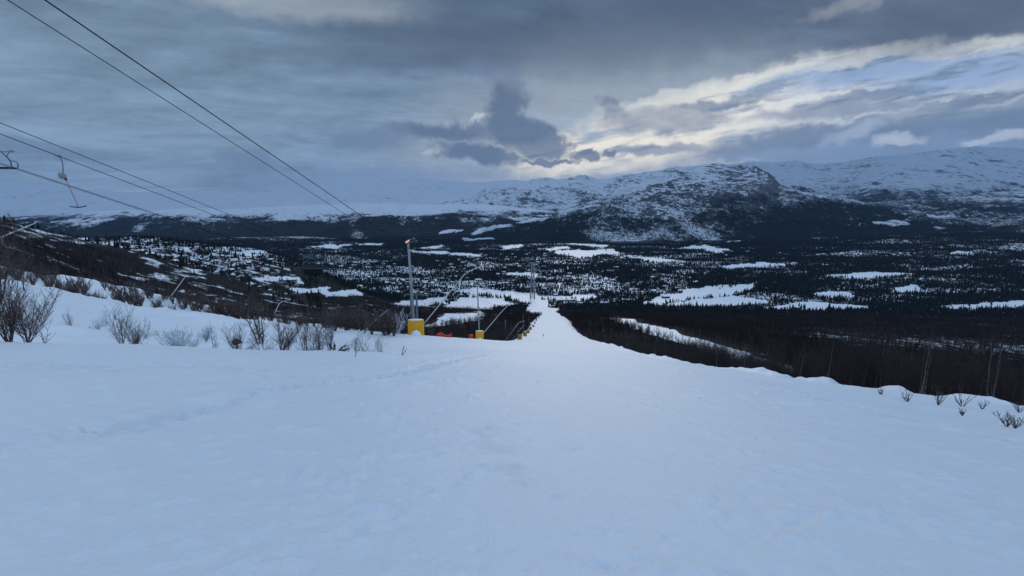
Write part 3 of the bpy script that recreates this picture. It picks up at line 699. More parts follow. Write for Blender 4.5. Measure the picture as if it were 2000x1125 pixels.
def scatter(name, label, cat, P, rot, scl, var, protos, tilt=None):
    """one uncountable mass: a point mesh that carries its plants"""
    me = bpy.data.meshes.new(name); me.vertices.add(len(P)); me.vertices.foreach_set('co', np.asarray(P, np.float32).ravel())
    for k, a, ty in (('rz', rot, 'FLOAT'), ('sc', scl, 'FLOAT'), ('vr', var, 'INT')):
        q = me.attributes.new(k, ty, 'POINT'); q.data.foreach_set('value', np.asarray(a, np.float32 if ty == 'FLOAT' else np.int32))
    o = bpy.data.objects.new(name, me); C.objects.link(o); tag(o, label, cat, kind='stuff')
    t = bpy.data.node_groups.new(name, 'GeometryNodeTree')
    t.interface.new_socket('Geometry', in_out='INPUT', socket_type='NodeSocketGeometry'); t.interface.new_socket('Geometry', in_out='OUTPUT', socket_type='NodeSocketGeometry')
    gi = t.nodes.new('NodeGroupInput'); go = t.nodes.new('NodeGroupOutput'); jn = t.nodes.new('GeometryNodeJoinGeometry')
    def attr(nm, ty):
        n = t.nodes.new('GeometryNodeInputNamedAttribute'); n.data_type = ty; n.inputs['Name'].default_value = nm; return n.outputs['Attribute']
    rz, s_, vr = attr('rz', 'FLOAT'), attr('sc', 'FLOAT'), attr('vr', 'INT')
    cx = t.nodes.new('ShaderNodeCombineXYZ'); t.links.new(rz, cx.inputs[2]); cs = t.nodes.new('ShaderNodeCombineXYZ')
    for i in range(3): t.links.new(s_, cs.inputs[i])
    for i, p in enumerate(protos):
        cmp_ = t.nodes.new('FunctionNodeCompare'); cmp_.data_type = 'INT'; cmp_.operation = 'EQUAL'
        ins = [k for k in cmp_.inputs if k.type == 'INT']; t.links.new(vr, ins[0]); ins[1].default_value = i
        oi = t.nodes.new('GeometryNodeObjectInfo'); oi.inputs[0].default_value = p; oi.inputs[1].default_value = True
        ip = t.nodes.new('GeometryNodeInstanceOnPoints'); t.links.new(gi.outputs[0], ip.inputs['Points']); t.links.new(cmp_.outputs[0], ip.inputs['Selection'])
        t.links.new(oi.outputs['Geometry'], ip.inputs['Instance']); t.links.new(cx.outputs[0], ip.inputs['Rotation']); t.links.new(cs.outputs[0], ip.inputs['Scale'])
        t.links.new(ip.outputs[0], jn.inputs[0])
    t.links.new(jn.outputs[0], go.inputs[0]); md = o.modifiers.new('plants', 'NODES'); md.node_group = t
    return o
rs_ = np.random.RandomState(11)

# ------------------------------------------------------------------ birch woods on both sides of the run
def wood_points(n, y0, y1, t0, t1, dens, power=2.0):
    """random points, even per square metre, kept with the given chance"""
    uu = rs_.rand(n); Y = (y0**power + uu*(y1**power - y0**power))**(1/power); t = rs_.uniform(t0, t1, n); x = t*Y
    keep = rs_.rand(n) < dens(x, Y, t); return x[keep], Y[keep]
def birch_dens(x, Y, t):
    dr = x - edge_r(Y) - 2.2 + fbm(x*.2, Y*.2, 2, 91)*1.6; dl = edge_l(Y) - x - 1.6
    lf = np.where(t < -.20, 76, 108) - 12*sstep(-t, .28, .5)
    right = (dr > 0) & (Y > 30); left = (dl > 0) & (Y > np.maximum(lf + fbm(x*.1, Y*.1, 2, 4)*6, 76)) & ((t < -.015) | (Y > 118))
    z = H(x, Y); c = clear_of(x, Y, z)
    d = np.where(right | left, 1.0, 0.0)*(~c)
    gap = np.clip(.95 + fbm(x/26., Y/26., 3, 93)*1.0, .3, 1)
    thin = 1 - .80*np.exp(-((Y-560)/95.)**2)*sstep(t, .55, .75)*np.clip(.85 + fbm(x/40., Y/40., 3, 97)*1.8, 0, 1)        # lighter strip where snow shows through
    thin = thin*(1 - .85*sstep(Y, 560, 640)*sstep(-t, .33, .45))
    edge_boost = np.where(right & (dr < 14), 1.0, 0)
    gap = np.where((t < -.3) & (Y > 240), np.clip(.78 + fbm(x/50., Y/34., 4, 94)*2.0, .30, 1), gap)
    return d*np.maximum(gap, edge_boost*.9)*thin
xs1, ys1 = wood_points(12500, 30, 210, -1.25, 1.35, birch_dens)
xs0, ys0 = wood_points(2600, 30, 80, .2, 1.35, birch_dens); xs1 = np.concatenate([xs1, xs0]); ys1 = np.concatenate([ys1, ys0])
xs2, ys2 = wood_points(95000, 210, 1190, -1.15, 1.25, lambda x, Y, t: birch_dens(x, Y, t))
bx_ = np.concatenate([xs1, xs2]); by_ = np.concatenate([ys1, ys2]); bz_ = H(bx_, by_)
bs_ = rs_.uniform(.50, 1.25, len(bx_))*(1 + .18*fbm(bx_/30., by_/30., 2, 95)); brz = rs_.uniform(0, 2*PI, len(bx_))
_xcl = np.interp(np.log(by_), _lc, _xc); bs_ = np.where((bx_ < _xcl) & (bx_ > edge_r(by_)) & (by_ < 330) & (by_ > 46), bs_*.66, bs_)
bs_ = np.where((edge_l(by_)-bx_ > 0) & (bx_ < 0), bs_*.80, bs_)
near_p = []
for i in range(7):
    tk, cr = birch(300+i, 6.2, .0075, 17, 6, 3, 1 if i < 4 else 2, .07)
    near_p.append((proto('trunk', tk, M['bark'] if i in (0, 3) else M['twig']), proto('crown', cr, M['twig'])))
def merged(name, tk, cr, mats):
    m = MB(); m.add(tk.v, tk.f, 0); m.add(cr.v, cr.f, 1); return proto(name, m, mats)
mid_p = [merged('birch_tree', *birch(400+i, 6.2, .012, 15, 5, 2, 1 if i < 3 else 2, .08), [M['bark'] if i == 0 else M['twig'], M['twig']]) for i in range(5)]
far_p = [merged('birch_tree', *birch(500+i, 6.6, .038, 12, 4, 1, 1, .05, .012), [M['twig_far'], M['twig_far']]) for i in range(4)]
uu_, vv_ = project(bx_, by_, bz_ + 3.5); size = bs_/by_*1.0
inframe = (uu_ > -10) & (uu_ < 2010); order = np.argsort(np.where(inframe, -size, 1)); single = order[:288]
for n_, i in enumerate(single):
    side = 'right' if bx_[i] > edge_r(by_[i]) else 'left'
    lab = ('bare dark birch in the dense wood along the far edge of the ski slope', 'birches right of the ski slope') if side == 'right' else ('bare brown birch in the wood behind the snow bank on the lift side', 'birches behind the snow bank')
    loc = (float(bx_[i]), float(by_[i]), float(bz_[i])-.1)
    if n_ < 120:
        e = empty('birch_tree', loc, float(brz[i])); tk, cr = near_p[n_ % 7]
        for p_, k in ((tk, 'trunk'), (cr, 'crown')):
            c = p_.copy(); c.name = k; C.objects.link(c); c.parent = e
    else:
        e = mid_p[n_ % 5].copy(); C.objects.link(e); e.location = loc; e.rotation_euler = (0, 0, float(brz[i]))
    e.scale = (float(bs_[i]),)*3; tag(e, lab[0], 'birch tree', lab[1])
rest = np.setdiff1d(np.arange(len(bx_)), single); yb_ = by_[rest]
var_ = np.where(yb_ < 190, rs_.randint(0, 5, len(rest)), 5 + rs_.randint(0, 4, len(rest)))
scatter('birch_wood', 'dark leafless birch wood covering the hillside beside the run', 'birch wood', np.stack([bx_[rest], yb_, bz_[rest]-.1], 1), brz[rest], bs_[rest], var_, mid_p + far_p)

# pale trunks that stand out at the edge of the wood
for (u, Y, h, lab) in [(1558, 50, 3.6, 'slim pale birch at the edge of the right wood, nearest the snow clearing'), (1645, 45, 4.2, 'pale birch with a slightly bent trunk right of the slim one'),
                       (1795, 37, 5.2, 'tallest pale twisted birch trunk at the edge of the right wood'), (1965, 32, 3.4, 'pale birch leaning right above the scrub clump'), (1990, 31, 3.8, 'pale birch at the right margin of the picture'),
                       (1720, 42, 3.2, 'thin pale birch between the bent one and the tallest one'), (1398, 68, 3.6, 'thin pale birch standing below the long snow clearing')]:
    p = onground(u, Y, 740); p.x = max(p.x, edge_r(Y) + 1.6); p.z = gz(p.x, Y)
    tk, cr = birch(int(u), h, .0075, 15, 6, 3, 1, .10, .0135); e = empty('birch_tree', p); tk.build('trunk', M['bark'], e); cr.build('crown', M['twig'], e); tag(e, lab, 'birch tree')

# ------------------------------------------------------------------ shrubs and saplings on the snow
def plant(name, u, v, mb, mat, label, cat='shrub', group=None, Y=None, scale=1.0, rz=0.0):
    p = ground(u, v) if Y is None else onground(u, Y, v); o = mb.build(name, mat); o.location = p; o.scale = (scale,)*3; o.rotation_euler = (0, 0, rz); tag(o, label, cat, group); return o
plant('bare_shrub', 18, 664, shrub(1, 3.2, .42, 22, .0060, 14, 5, .020), M['shrub'], 'tall dense bare shrub cut by the left margin of the picture', Y=23.5)
plant('bare_shrub', 55, 664, shrub(2, 2.8, .62, 18, .0060, 14, 5, .018, (.25, 0)), M['shrub'], 'wide bare shrub leaning right, beside the one on the left margin', Y=24)
plant('bare_shrub', 88, 667, shrub(3, 1.1, .9, 4, .008, 3, 2, .014, (.5, 0)), M['shrub'], 'low forked twigs lying over the snow right of the wide shrub', Y=23)
plant('bare_shrub', 240, 667, shrub(4, 2.2, .26, 10, .0055, 9, 3, .012), M['shrub'], 'thin upright shrub of many stems left of the frosted mound', Y=25.5)
plant('bare_shrub', 268, 667, shrub(5, 1.5, .5, 14, .005, 9, 3, .010), M['shrub'], 'lower yellowish shrub close to the thin upright one', Y=25.5)
plant('frosted_shrub', 345, 665, shrub(6, 1.5, 1.1, 22, .012, 9, 3, .016, low=.1), M['frost'], 'rime covered shrub bowed over like a dome on the snow', Y=27.5)
plant('frosted_shrub', 372, 667, shrub(7, 1.0, 1.4, 16, .010, 7, 3, .013), M['frost'], 'low spread of rime covered twigs at the foot of the dome', Y=27)
plant('birch_sapling', 421, 668, shrub(8, 1.5, .25, 3, .007, 5, 2, .014), M['shrub'], 'thin sapling alone right of the frosted dome', 'sapling', Y=27)
plant('bare_shrub', 462, 675, shrub(9, 1.7, .5, 14, .005, 10, 3, .010), M['shrub'], 'grey tangled shrub left of the dark stemmed birch clump', Y=27)
plant('bare_shrub', 550, 684, shrub(11, 2.1, .6, 12, .0055, 12, 4, .018, (.45, 0)), M['shrub'], 'bushy shrub leaning right beside the dark stemmed birch clump', Y=25.5)
plant('bare_shrub', 598, 690, shrub(12, 2.6, .22, 5, .0055, 14, 4, .024), M['shrub'], 'upright shrub with a straight dark stem', Y=26)
plant('bare_shrub', 625, 690, shrub(13, 1.7, .45, 12, .005, 10, 3, .010), M['shrub'], 'fine twiggy shrub left of the pine sprig', Y=26.5)
plant('birch_sapling', 645, 692, shrub(14, 1.9, .18, 2, .007, 5, 2, .012), M['shrub'], 'single thin sapling behind the pine sprig', 'sapling', Y=27)
plant('dry_stalk', 694, 697, shrub(15, .8, .1, 1, .008, 4, 1, .012), M['shrub'], 'single dry stalk standing alone on the snow', 'stalk')
plant('dry_stalk', 786, 693, shrub(16, .45, .4, 2, .010, 2, 1, .018, (.5, 0)), M['shrub'], 'short dark stick poking out of the snow below the large yellow pad', 'stalk')
plant('frosted_shrub', 778, 655, shrub(17, 2.3, .75, 20, .014, 8, 3, .018), M['frost'], 'white frosted bush beside the large yellow pad', Y=50)
plant('frosted_shrub', 760, 660, shrub(18, 1.1, 1.2, 14, .014, 7, 3, .014), M['frost'], 'low frosted brush left of the white frosted bush', Y=47)
plant('bare_shrub', 842, 668, shrub(19, 1.5, .7, 12, .012, 6, 2, .014), M['shrub'], 'small bare shrub right of the large yellow pad', Y=54)
for k, (u, v) in enumerate([(898, 672), (905, 673), (913, 675)]):
    plant('dry_stalk', u, v, shrub(30+k, .7, .35, 3, .014, 2, 1, .014), M['shrub'], 'dry weed stalks in a short row between the orange net and the small pad', 'stalk', 'weed stalks below the small pad', Y=62)
for k, (u, v, h) in enumerate([(1720, 772, .5), (1772, 786, .8), (1832, 793, 1.15), (1880, 795, 1.1), (1918, 800, .6), (1990, 806, .7), (1967, 833, .65), (1982, 836, .6), (1880, 812, .35)]):
    labs = ['smallest twig tuft at the lip of the right snow edge', 'twig tuft right of the smallest one at the snow lip', 'upright twig clump with tall stems at the right snow edge', 'dense dark twig clump right of the upright one', 'sparse faint twigs right of the dense clump',
            'leaning twigs at the right margin of the snow', 'left of two faint twig tufts low on the right snow', 'right of two faint twig tufts low on the right snow', 'half buried twigs in front of the dense clump']
    plant('bare_shrub', u, v, shrub(40+k, h*.62, .75, 7, .0045, 4, 2, .010, (rnd.uniform(-.5, .5), 0)), M['shrub'], labs[k])
sm = [proto('bare_shrub', shrub(80+i, 1.4, .5+.15*i, 8, .0055, 9, 3, .010, low=.08), M['shrub']) for i in range(3)] + [proto('frosted_shrub', shrub(90+i, 1.35, .7+.2*i, 12, .0075, 9, 3, .012, low=.08), M['frost']) for i in range(3)]
for i in range(46):
    u = rnd.choice([rnd.uniform(395, 660), rnd.uniform(395, 660), rnd.uniform(130, 400), rnd.uniform(560, 760)]); fz = rnd.random() < .5; o = sm[(3 if fz else 0) + rnd.randrange(3)].copy(); C.objects.link(o); o.location = onground(u, rnd.uniform(26.5, 38), 640) - Vector((0, 0, rnd.uniform(0, .3)))
    o.rotation_euler = (rnd.uniform(-.25, .25), rnd.uniform(-.25, .25), rnd.uniform(0, 6)); o.scale = (rnd.uniform(.35, 1.15)*rnd.uniform(.8, 1.2), rnd.uniform(.5, 1.1), rnd.uniform(.35, 1.25))
    tag(o, 'rime whitened scrub among the bushes of the near snow bank' if fz else 'low brown scrub among the bushes of the near snow bank', 'shrub', 'rimed scrub of the near bank' if fz else 'brown scrub of the near bank')
# dark stemmed birch clump
e = empty('birch_clump', onground(513, 25.2, 683)); tk = MB(); cr = MB(); r_ = random.Random(4)
for (dx0, dx1, hh, rad) in [(-.22, -1.05, 2.7, .045), (-.05, -.62, 2.95, .055), (.10, .06, 2.2, .05), (.02, -.2, 2.4, .035), (-.15, -.75, 1.9, .03)]:
    pts = [Vector((dx0 + (dx1-dx0)*(s_**1.5) + r_.uniform(-.03, .03), r_.uniform(-.05, .05), hh*s_)) for s_ in np.linspace(-.15, 1, 9)]
    tk.tube(pts, [rad*(1-.8*i/8) for i in range(9)], 6, cap=False)
    for b in range(15):
        f = .3 + .7*(b+r_.random())/15; q = f*8; i = min(int(q), 7); o_ = pts[i].lerp(pts[i+1], q-i); a = r_.uniform(0, 2*PI); d = Vector((math.cos(a), math.sin(a), r_.uniform(.2, 1.1))).normalized(); L = r_.uniform(.25, .7)*(1.2-f*.6)
        a1 = o_ + d*L*.5; a2 = a1 + (d + Vector((0, 0, .4)))*L*.5; cr.tube([o_, a1, a2], [.011, .009, .005], 3, cap=False)
        for w in range(5):
            o2 = o_.lerp(a2, r_.uniform(.3, 1)); d3 = (d + Vector((r_.uniform(-1, 1), r_.uniform(-1, 1), r_.uniform(-.2, 1)))*.8).normalized(); cr.tube([o2, o2 + d3*L*r_.uniform(.25, .5)], [.007, .004], 3, cap=False)
tk.build('trunk', M['twig'], e); cr.build('crown', M['shrub'], e); tag(e, 'clump of dark birch stems leaning left on the near snow bank', 'birch clump')
# green pine sprig
m = MB(); r_ = random.Random(9)
for (a, L, el) in [(PI*.85, .45, .9), (.15, .62, .25), (.05, .5, .55), (.3, .4, .1), (PI*.7, .35, 1.3)]:
    d = Vector((math.cos(a)*math.cos(el), .25*math.sin(a), math.sin(el))); m.tube([(0, 0, -.1), d*L*.5, d*L], [.018, .012, .006], 4)
    for q in range(70):
        o_ = d*L*(.25+.75*r_.random()); d3 = (d*.8 + Vector((r_.uniform(-1, 1), r_.uniform(-1, 1), r_.uniform(-.4, .9)))).normalized(); m.tube([o_, o_ + d3*r_.uniform(.07, .15)], [.009, .003], 3, cap=False)
M['pine'] = simple('dull_pine_green', (.075, .07, .028), (.035, .035, .018), .8, 9)
plant('pine_sprig', 655, 694, m, M['pine'], 'small green brown pine sprig sticking out of the snow', 'pine sprig', Y=25.5, scale=1.25)
for (u, Y, h, lab) in [(2, 40, 7.0, 'tall bare tree cut by the left margin, its twigs reaching above the far ridge'), (-22, 37, 6.0, 'bare tree almost hidden beyond the left margin'), (48, 44, 3.6, 'lower bare birch just right of the tall tree on the left margin')]:
    tk, cr = birch(int(u)+900, h, .010, 18, 7, 4, 2, .10); e = empty('birch_tree', onground(u, Y, 600)); tk.build('trunk', M['twig'], e); cr.build('crown', M['shrub'], e); tag(e, lab, 'birch tree')
# low scrub along the two snow banks behind: each its own shrub
k = 0
bank = [shrub(60+i, 1.8, .5, 12, .015, 8, 3, .018) for i in range(4)]; bank = [proto('bare_shrub', b_, M['shrub']) for b_ in bank]
for (n, y0, y1, u0, u1, g_, lab) in [(74, 54, 70, -20, 500, 'scrub on the rear snow bank', 'bare scrub bush in the row along the crest of the rear snow bank'), (16, 50, 60, 420, 640, 'scrub behind the birch clump', 'bare scrub bush on the far side of the bank behind the birch clump'), (40, 44, 64, 630, 790, 'scrub left of the large yellow pad', 'bare scrub bush in the tangle left of the large yellow pad')]:
    for i in range(n):
        u = u0 + (u1-u0)*(i + rnd.random())/n; p = onground(u, rnd.uniform(y0, y1), 600); o = bank[k % 4].copy(); k += 1; C.objects.link(o); o.location = p; o.rotation_euler = (0, 0, rnd.uniform(0, 6)); o.scale = (rnd.uniform(.6, 1.45),)*3; tag(o, lab, 'shrub', g_)
for (u, Y, h, lab) in [(628, 52, 3.4, 'thin pale sapling tree behind the upright shrub'), (690, 58, 3.9, 'lone slim birch sapling rising above the bank near the leaning log'), (730, 60, 2.4, 'short birch sapling above the leaning log'), (365, 66, 3.0, 'thin birch sapling on the rear bank above the frosted dome')]:
    tk, cr = birch(int(u), h, .009, 12, 4, 2, 1, .08); e = empty('birch_sapling', onground(u, Y, 640)); tk.build('trunk', M['twig'], e); cr.build('crown', M['twig'], e); tag(e, lab, 'sapling')
m = MB(); m.tube([(0, 0, -.3), (1.1, .1, .9), (2.6, .2, 2.2)], [.10, .09, .06], 6)
for q in range(9): m.tube([(.2*q, .02*q, .15*q), (.2*q + rnd.uniform(-.5, .5), rnd.uniform(-.4, .4), .15*q + rnd.uniform(.3, .9))], [.02, .008], 3)
o = m.build('fallen_log', M['pole_g']); o.location = onground(706, 46, 655); tag(o, 'pale broken log leaning up to the right out of the scrub', 'log')
m = MB(); m.blob((0, 0, 0), (.36, .3, .22), 12, jit=.12, seed=3); o = m.build('lichen_rock', M['rock'], smooth=True); o.location = ground(463, 671) + Vector((0, 0, .1)); tag(o, 'green brown lichened rock half sunk in the snow beside the grey shrub', 'rock')
m = MB(); m.blob((0, 0, 0), (.42, .35, .3), 12, jit=.15, seed=5); o = m.build('lichen_rock', M['rock'], smooth=True); o.location = onground(308, 27.6, 645) + Vector((0, 0, .15)); tag(o, 'dark rock showing at the left of the frosted dome', 'rock')

# ------------------------------------------------------------------ valley woods, single spruces, houses
con = [proto('spruce_tree', conifer_mb(i, 1.0, w), [M['needle'], M['twig']]) for i, w in enumerate((.17, .22, .27, .19))]
def vd(x, Y, t):
    z = H(x, Y, True); c = clear_of(x, Y, z)
    f = fbm(x/170., Y/110., 4, 201); f2 = fbm(x/45., Y/40., 2, 203)
    town = np.exp(-(((t+.02)/.36)**2))*sstep(Y, 1500, 1700)*sstep(-Y, -3300, -2900)
    far = sstep(Y, 2900, 3500)
    d = np.clip(.78 + patch(x, Y)*.60 + f2*1.1 - .06*town + .28*far + .04*sstep(t, .35, .8) + .12*sstep(Y, 2300, 3000), 0.26, 1.0)
    left = sstep(-t, .36, .5)*(1-sstep(Y, 1450, 1800)); d = np.where(left > .5, d*.30, d)
    d = np.where((Y < 1330) & (t > -.36), d*.75, d)
    return d*(~c)*(Y > 0)
xa, ya = wood_points(420000, 1150, 4700, -1.2, 1.2, vd); xb, yb2 = wood_points(9000, 640, 1400, -1.15, -.40, lambda x, Y, t: vd(x, Y, t)*(Y > 640))
vx = np.concatenate([xa, xb]); vy = np.concatenate([ya, yb2]); vz = H(vx, vy); vs = rs_.uniform(7, 15, len(vx))*np.where(vy < 1500, .85, 1.0)
# big dark spruces in front of the base area
cl_ = []
for (u, v, n, sp) in [(1228, 600, 12, 22), (1270, 600, 9, 16), (1520, 590, 12, 30), (1690, 585, 16, 60), (1350, 599, 8, 40), (1600, 603, 16, 90), (990, 607, 6, 10), (950, 577, 5, 10), (1410, 560, 14, 60), (1860, 600, 24, 120)]:
    p = ground(u, v, 900, 2600)
    for _ in range(n): cl_.append((p.x + rnd.gauss(0, sp*.7), p.y + rnd.gauss(0, sp*.5), rnd.uniform(11, 19)))
cl_ = np.array(cl_); vx = np.concatenate([vx, cl_[:, 0]]); vy = np.concatenate([vy, cl_[:, 1]]); vz = H(vx, vy); vs = np.concatenate([vs, cl_[:, 2]])
uu_, _v = project(vx, vy, vz); order = np.argsort(np.where((uu_ > 0) & (uu_ < 2000), -vs/vy, 1)); single = order[:270]
for n_, i in enumerate(single):
    o = con[n_ % 4].copy(); C.objects.link(o); o.location = (float(vx[i]), float(vy[i]), float(vz[i])); o.scale = (float(vs[i]),)*3; o.rotation_euler = (0, 0, float(rs_.uniform(0, 6)))
    tag(o, 'dark spruce among those nearest the foot of the slopes on the valley floor', 'spruce tree', 'nearer spruces of the valley floor')
rest = np.setdiff1d(np.arange(len(vx)), single)
scatter('spruce_wood', 'dark spruce wood scattered over the valley floor and the village', 'spruce wood', np.stack([vx[rest], vy[rest], vz[rest]], 1), rs_.uniform(0, 6, len(rest)), vs[rest], rs_.randint(0, 4, len(rest)), con)
# trees on the flank of the big mountain
X_, Y_, Z_, W_ = mc; msk = (W_ > .05); ii, jj = np.where(msk[:-1, :-1]); sel = rs_.choice(len(ii), 70000); ii = ii[sel]; jj = jj[sel]; a_ = rs_.rand(len(ii)); b_ = rs_.rand(len(ii))
lerp = lambda A: A[ii, jj]*(1-a_)*(1-b_) + A[ii+1, jj]*a_*(1-b_) + A[ii, jj+1]*(1-a_)*b_ + A[ii+1, jj+1]*a_*b_
mxp, myp, mzp, mw = lerp(X_), lerp(Y_), lerp(Z_), lerp(W_); kp = (rs_.rand(len(ii)) < np.clip(mw*.9 + .1 + fbm(mxp/150., myp/150., 3, 8)*.5, 0, 1)) & (mzp < 120)
scatter('mountain_wood', 'spruce wood climbing the flank of the big blunt mountain', 'spruce wood', np.stack([mxp, myp, mzp-1], 1)[kp], rs_.uniform(0, 6, kp.sum()), rs_.uniform(8, 17, kp.sum()), rs_.randint(0, 4, kp.sum()), con)

def house_mb(w, d, h, rh, seed=0):
    m = MB(); m.box((0, 0, h/2-.6), (w, d, h+1.2), mi=0)
    m.add([(-w/2, -d/2, h), (w/2, -d/2, h), (w/2, d/2, h), (-w/2, d/2, h), (-w/2, 0, h+rh), (w/2, 0, h+rh)], [(0, 3, 4), (1, 5, 2)], 0)
    o_ = .6; th = .45
    for sgn in (-1, 1):
        a = Vector((-w/2-o_, sgn*(d/2+o_), h-o_*rh/(d/2)+.02)); b_ = Vector((w/2+o_, sgn*(d/2+o_), a.z)); c = Vector((w/2+o_, 0, h+rh+.02)); e_ = Vector((-w/2-o_, 0, h+rh+.02)); up_ = Vector((0, 0, th))
        m.add([a, b_, c, e_, a+up_, b_+up_, c+up_, e_+up_], [(0, 1, 2, 3), (4, 7, 6, 5), (0, 4, 5, 1), (1, 5, 6, 2), (3, 2, 6, 7), (0, 3, 7, 4)], 1)
    for x_ in np.arange(-w/2+1.2, w/2-.8, 2.2): m.box((x_, -d/2-.03, h*.55), (.9, .05, 1.1), mi=2); m.box((x_, d/2+.03, h*.55), (.9, .05, 1.1), mi=2)
    m.box((w*.2, 0, h+rh+.5), (.7, .7, 1.4), mi=3)
    return m
hm = [[M['wood_wall'], M['heap'], M['seat'], M['pole_d']], [M['pale_wall'], M['heap'], M['seat'], M['pole_d']]]
houses = [proto('house', house_mb(11, 8, 4.2, 2.4), hm[0]), proto('house', house_mb(14, 9, 5.4, 2.8), hm[1]), proto('house', house_mb(9, 7, 3.0, 2.2), hm[0]), proto('house', house_mb(22, 11, 5, 2.2), hm[1])]
nh = 0
while nh < 215:
    Y = rnd.uniform(1620, 3300)**1.0; t = rnd.gauss(-.06, .24)
    if abs(t) > .62: continue
    x = t*Y; z = gz(x, Y)
    if clear_of(np.array([x]), np.array([Y]), np.array([z]))[0]: continue
    o = houses[rnd.choice([0, 0, 1, 1, 2, 3])].copy(); C.objects.link(o); o.location = (x, Y, z); o.rotation_euler = (0, 0, rnd.choice([.1, .35, -.2, 1.6]) + rnd.uniform(-.2, .2)); nh += 1; o.scale = (1.15,)*3
    tag(o, 'snow roofed house among the dark trees of the valley village', 'house', 'village houses on the valley floor')
for i in range(42):
    p = ground(rnd.uniform(150, 560), rnd.uniform(474, 535), 700, 1800); o = houses[rnd.choice([2, 0, 2])].copy(); o.name = 'cabin'; C.objects.link(o); o.location = p; o.rotation_euler = (0, 0, rnd.uniform(-1.5, 1.5)); o.scale = (rnd.uniform(.5, .9),)*3
    tag(o, 'small snow roofed cabin on the open white hill left of the village', 'cabin', 'cabins on the white hill')
def hall(u, v, w, d, h, rz, lab, mat='pale_wall', rh=2.0, Y=None):
    p = ground(u, v, 900, 4200) if Y is None else onground(u, Y, v); e = empty('hall', p, rz); a = MB(); a.box((0, 0, h/2-1), (w, d, h+2)); a.build('wall', M[mat], e)
    b_ = MB(); hd = d/2+.8; vs_ = [(-w/2-.8, -hd, h), (w/2+.8, -hd, h), (w/2+.8, 0, h+rh), (-w/2-.8, 0, h+rh), (w/2+.8, hd, h), (-w/2-.8, hd, h)]; tp = [(x_, y_, z_+.5) for x_, y_, z_ in vs_]
    b_.add(vs_+tp, [(0, 1, 2, 3), (3, 2, 4, 5), (6, 9, 8, 7), (9, 11, 10, 8), (0, 6, 7, 1), (5, 4, 10, 11), (0, 3, 9, 6), (3, 5, 11, 9), (1, 7, 8, 2), (2, 8, 10, 4)]); b_.build('roof', M['heap'], e)
    for x_ in np.arange(-w/2+2, w/2-1, 4.0):
        q = MB(); q.box((x_, -d/2-.06, h*.5), (1.8, .1, 1.4)); q.build('window', M['seat'], e)
    tag(e, lab, 'building'); return e
hall(1108, 588, 60, 14, 5, .02, 'long low hall with a snow roof at the foot of the ski run', rh=2.2)
hall(1180, 594, 26, 11, 5, .2, 'timber building right of the long hall', 'wood_wall')
hall(1222, 588, 22, 10, 5, -.25, 'snow roofed barn behind the spruces right of the run', 'wood_wall')
hall(1300, 582, 24, 12, 6, .15, 'dark farmhouse on the white rise right of the run', 'wood_wall', 4)
hall(560, 551, 40, 12, 5, .3, 'long pale building beside the snowfield left of the village', rh=2)
hall(860, 562, 44, 12, 6, -.5, 'long roofed building angled across the village')
hall(1000, 540, 50, 16, 7, .1, 'broad pale block in the middle of the village')
e = hall(1106, 497, 34, 16, 9, .1, 'farm building with a warm lit front beside the far fields'); q = MB(); q.box((0, -8.3, 5), (20, .3, 5)); q.build('lit_window', M['glow'], e)

# ------------------------------------------------------------------ ski lift ropes: parallel lines running down the hill
VPU, VPV = 1063, 665
KV, TV = kof(VPV), tof(VPU, VPV)
def rope_off(u, v, Y):
    """sideways and upward offset of a rope seen at (u, v) when it is Y metres ahead"""
    p = at(u, v, Y); return p.x - TV*Y, p.z - EYE - KV*Y
class Rope:
    def __init__(s, u, v, Y, tail=None, y0=-14.0, y1=100.0): s.dx, s.dz = rope_off(u, v, Y); s.tail = tail or []; s.y0 = y0; s.y1 = y1
    def p(s, Y):
        if Y <= s.y1 or not s.tail: return Vector((TV*Y + s.dx, Y, EYE + KV*Y + s.dz))
        pts = [s.p(s.y1)] + s.tail
        for a, b in zip(pts, pts[1:]):
            if Y <= b.y: return a.lerp(b, (Y-a.y)/(b.y-a.y))
        return pts[-1]
    def build(s, lab, rad=.017, name='lift_rope'):
        ys = list(np.linspace(s.y0, s.y1, 24)) + [p.y for p in s.tail]; m = MB(); m.tube([s.p(y) for y in ys], rad, 5)
        o = m.build(name, M['rope'], smooth=True); tag(o, lab, 'lift rope'); return o
def tail_pts(spec): return [onground(u, Y, 640) + Vector((0, 0, h)) for (u, Y, h) in spec]
chair_a = Rope(608, 483, 60, y1=126, tail=tail_pts([(925, 190, 9), (948, 280, 8.5), (975, 420, 8), (1002, 700, 8), (1022, 1150, 8)]))
chair_b = Rope(0, 318, 31.5, y1=130, tail=tail_pts([(884, 190, 9), (925, 280, 8.5), (962, 420, 8), (994, 700, 8), (1018, 1150, 8)]))
tb_a = Rope(0, 261.5, 23.6, y1=112); tb_b = Rope(0, 320.5, 30.9, y1=112)
thin = Rope(115, 305.3, 27.0, y1=112)
high_a = Rope(88, 0, 9.6, y0=-2, y1=120); high_b = Rope(15, 0, 11.5, y0=-2, y1=120)
chair_a.build('upper dark rope of the pair that carries the grey chairs', .02)
tb_a.build('rope just under the chair rope, with the hanging T-shaped tow bar', .018)
thin.build('thin faint wire between the chair rope and the tow rope', .007, 'wire')
chair_b.build('upper rope of the lowest pair, passing behind the nearest chair', .018)
tb_b.build('lower rope of the lowest pair, running just beneath its twin', .016)
high_a.build('thick rope crossing high over the slope from the top left', .014)
high_b.build('thinner rope left of the thick one across the sky', .0115)

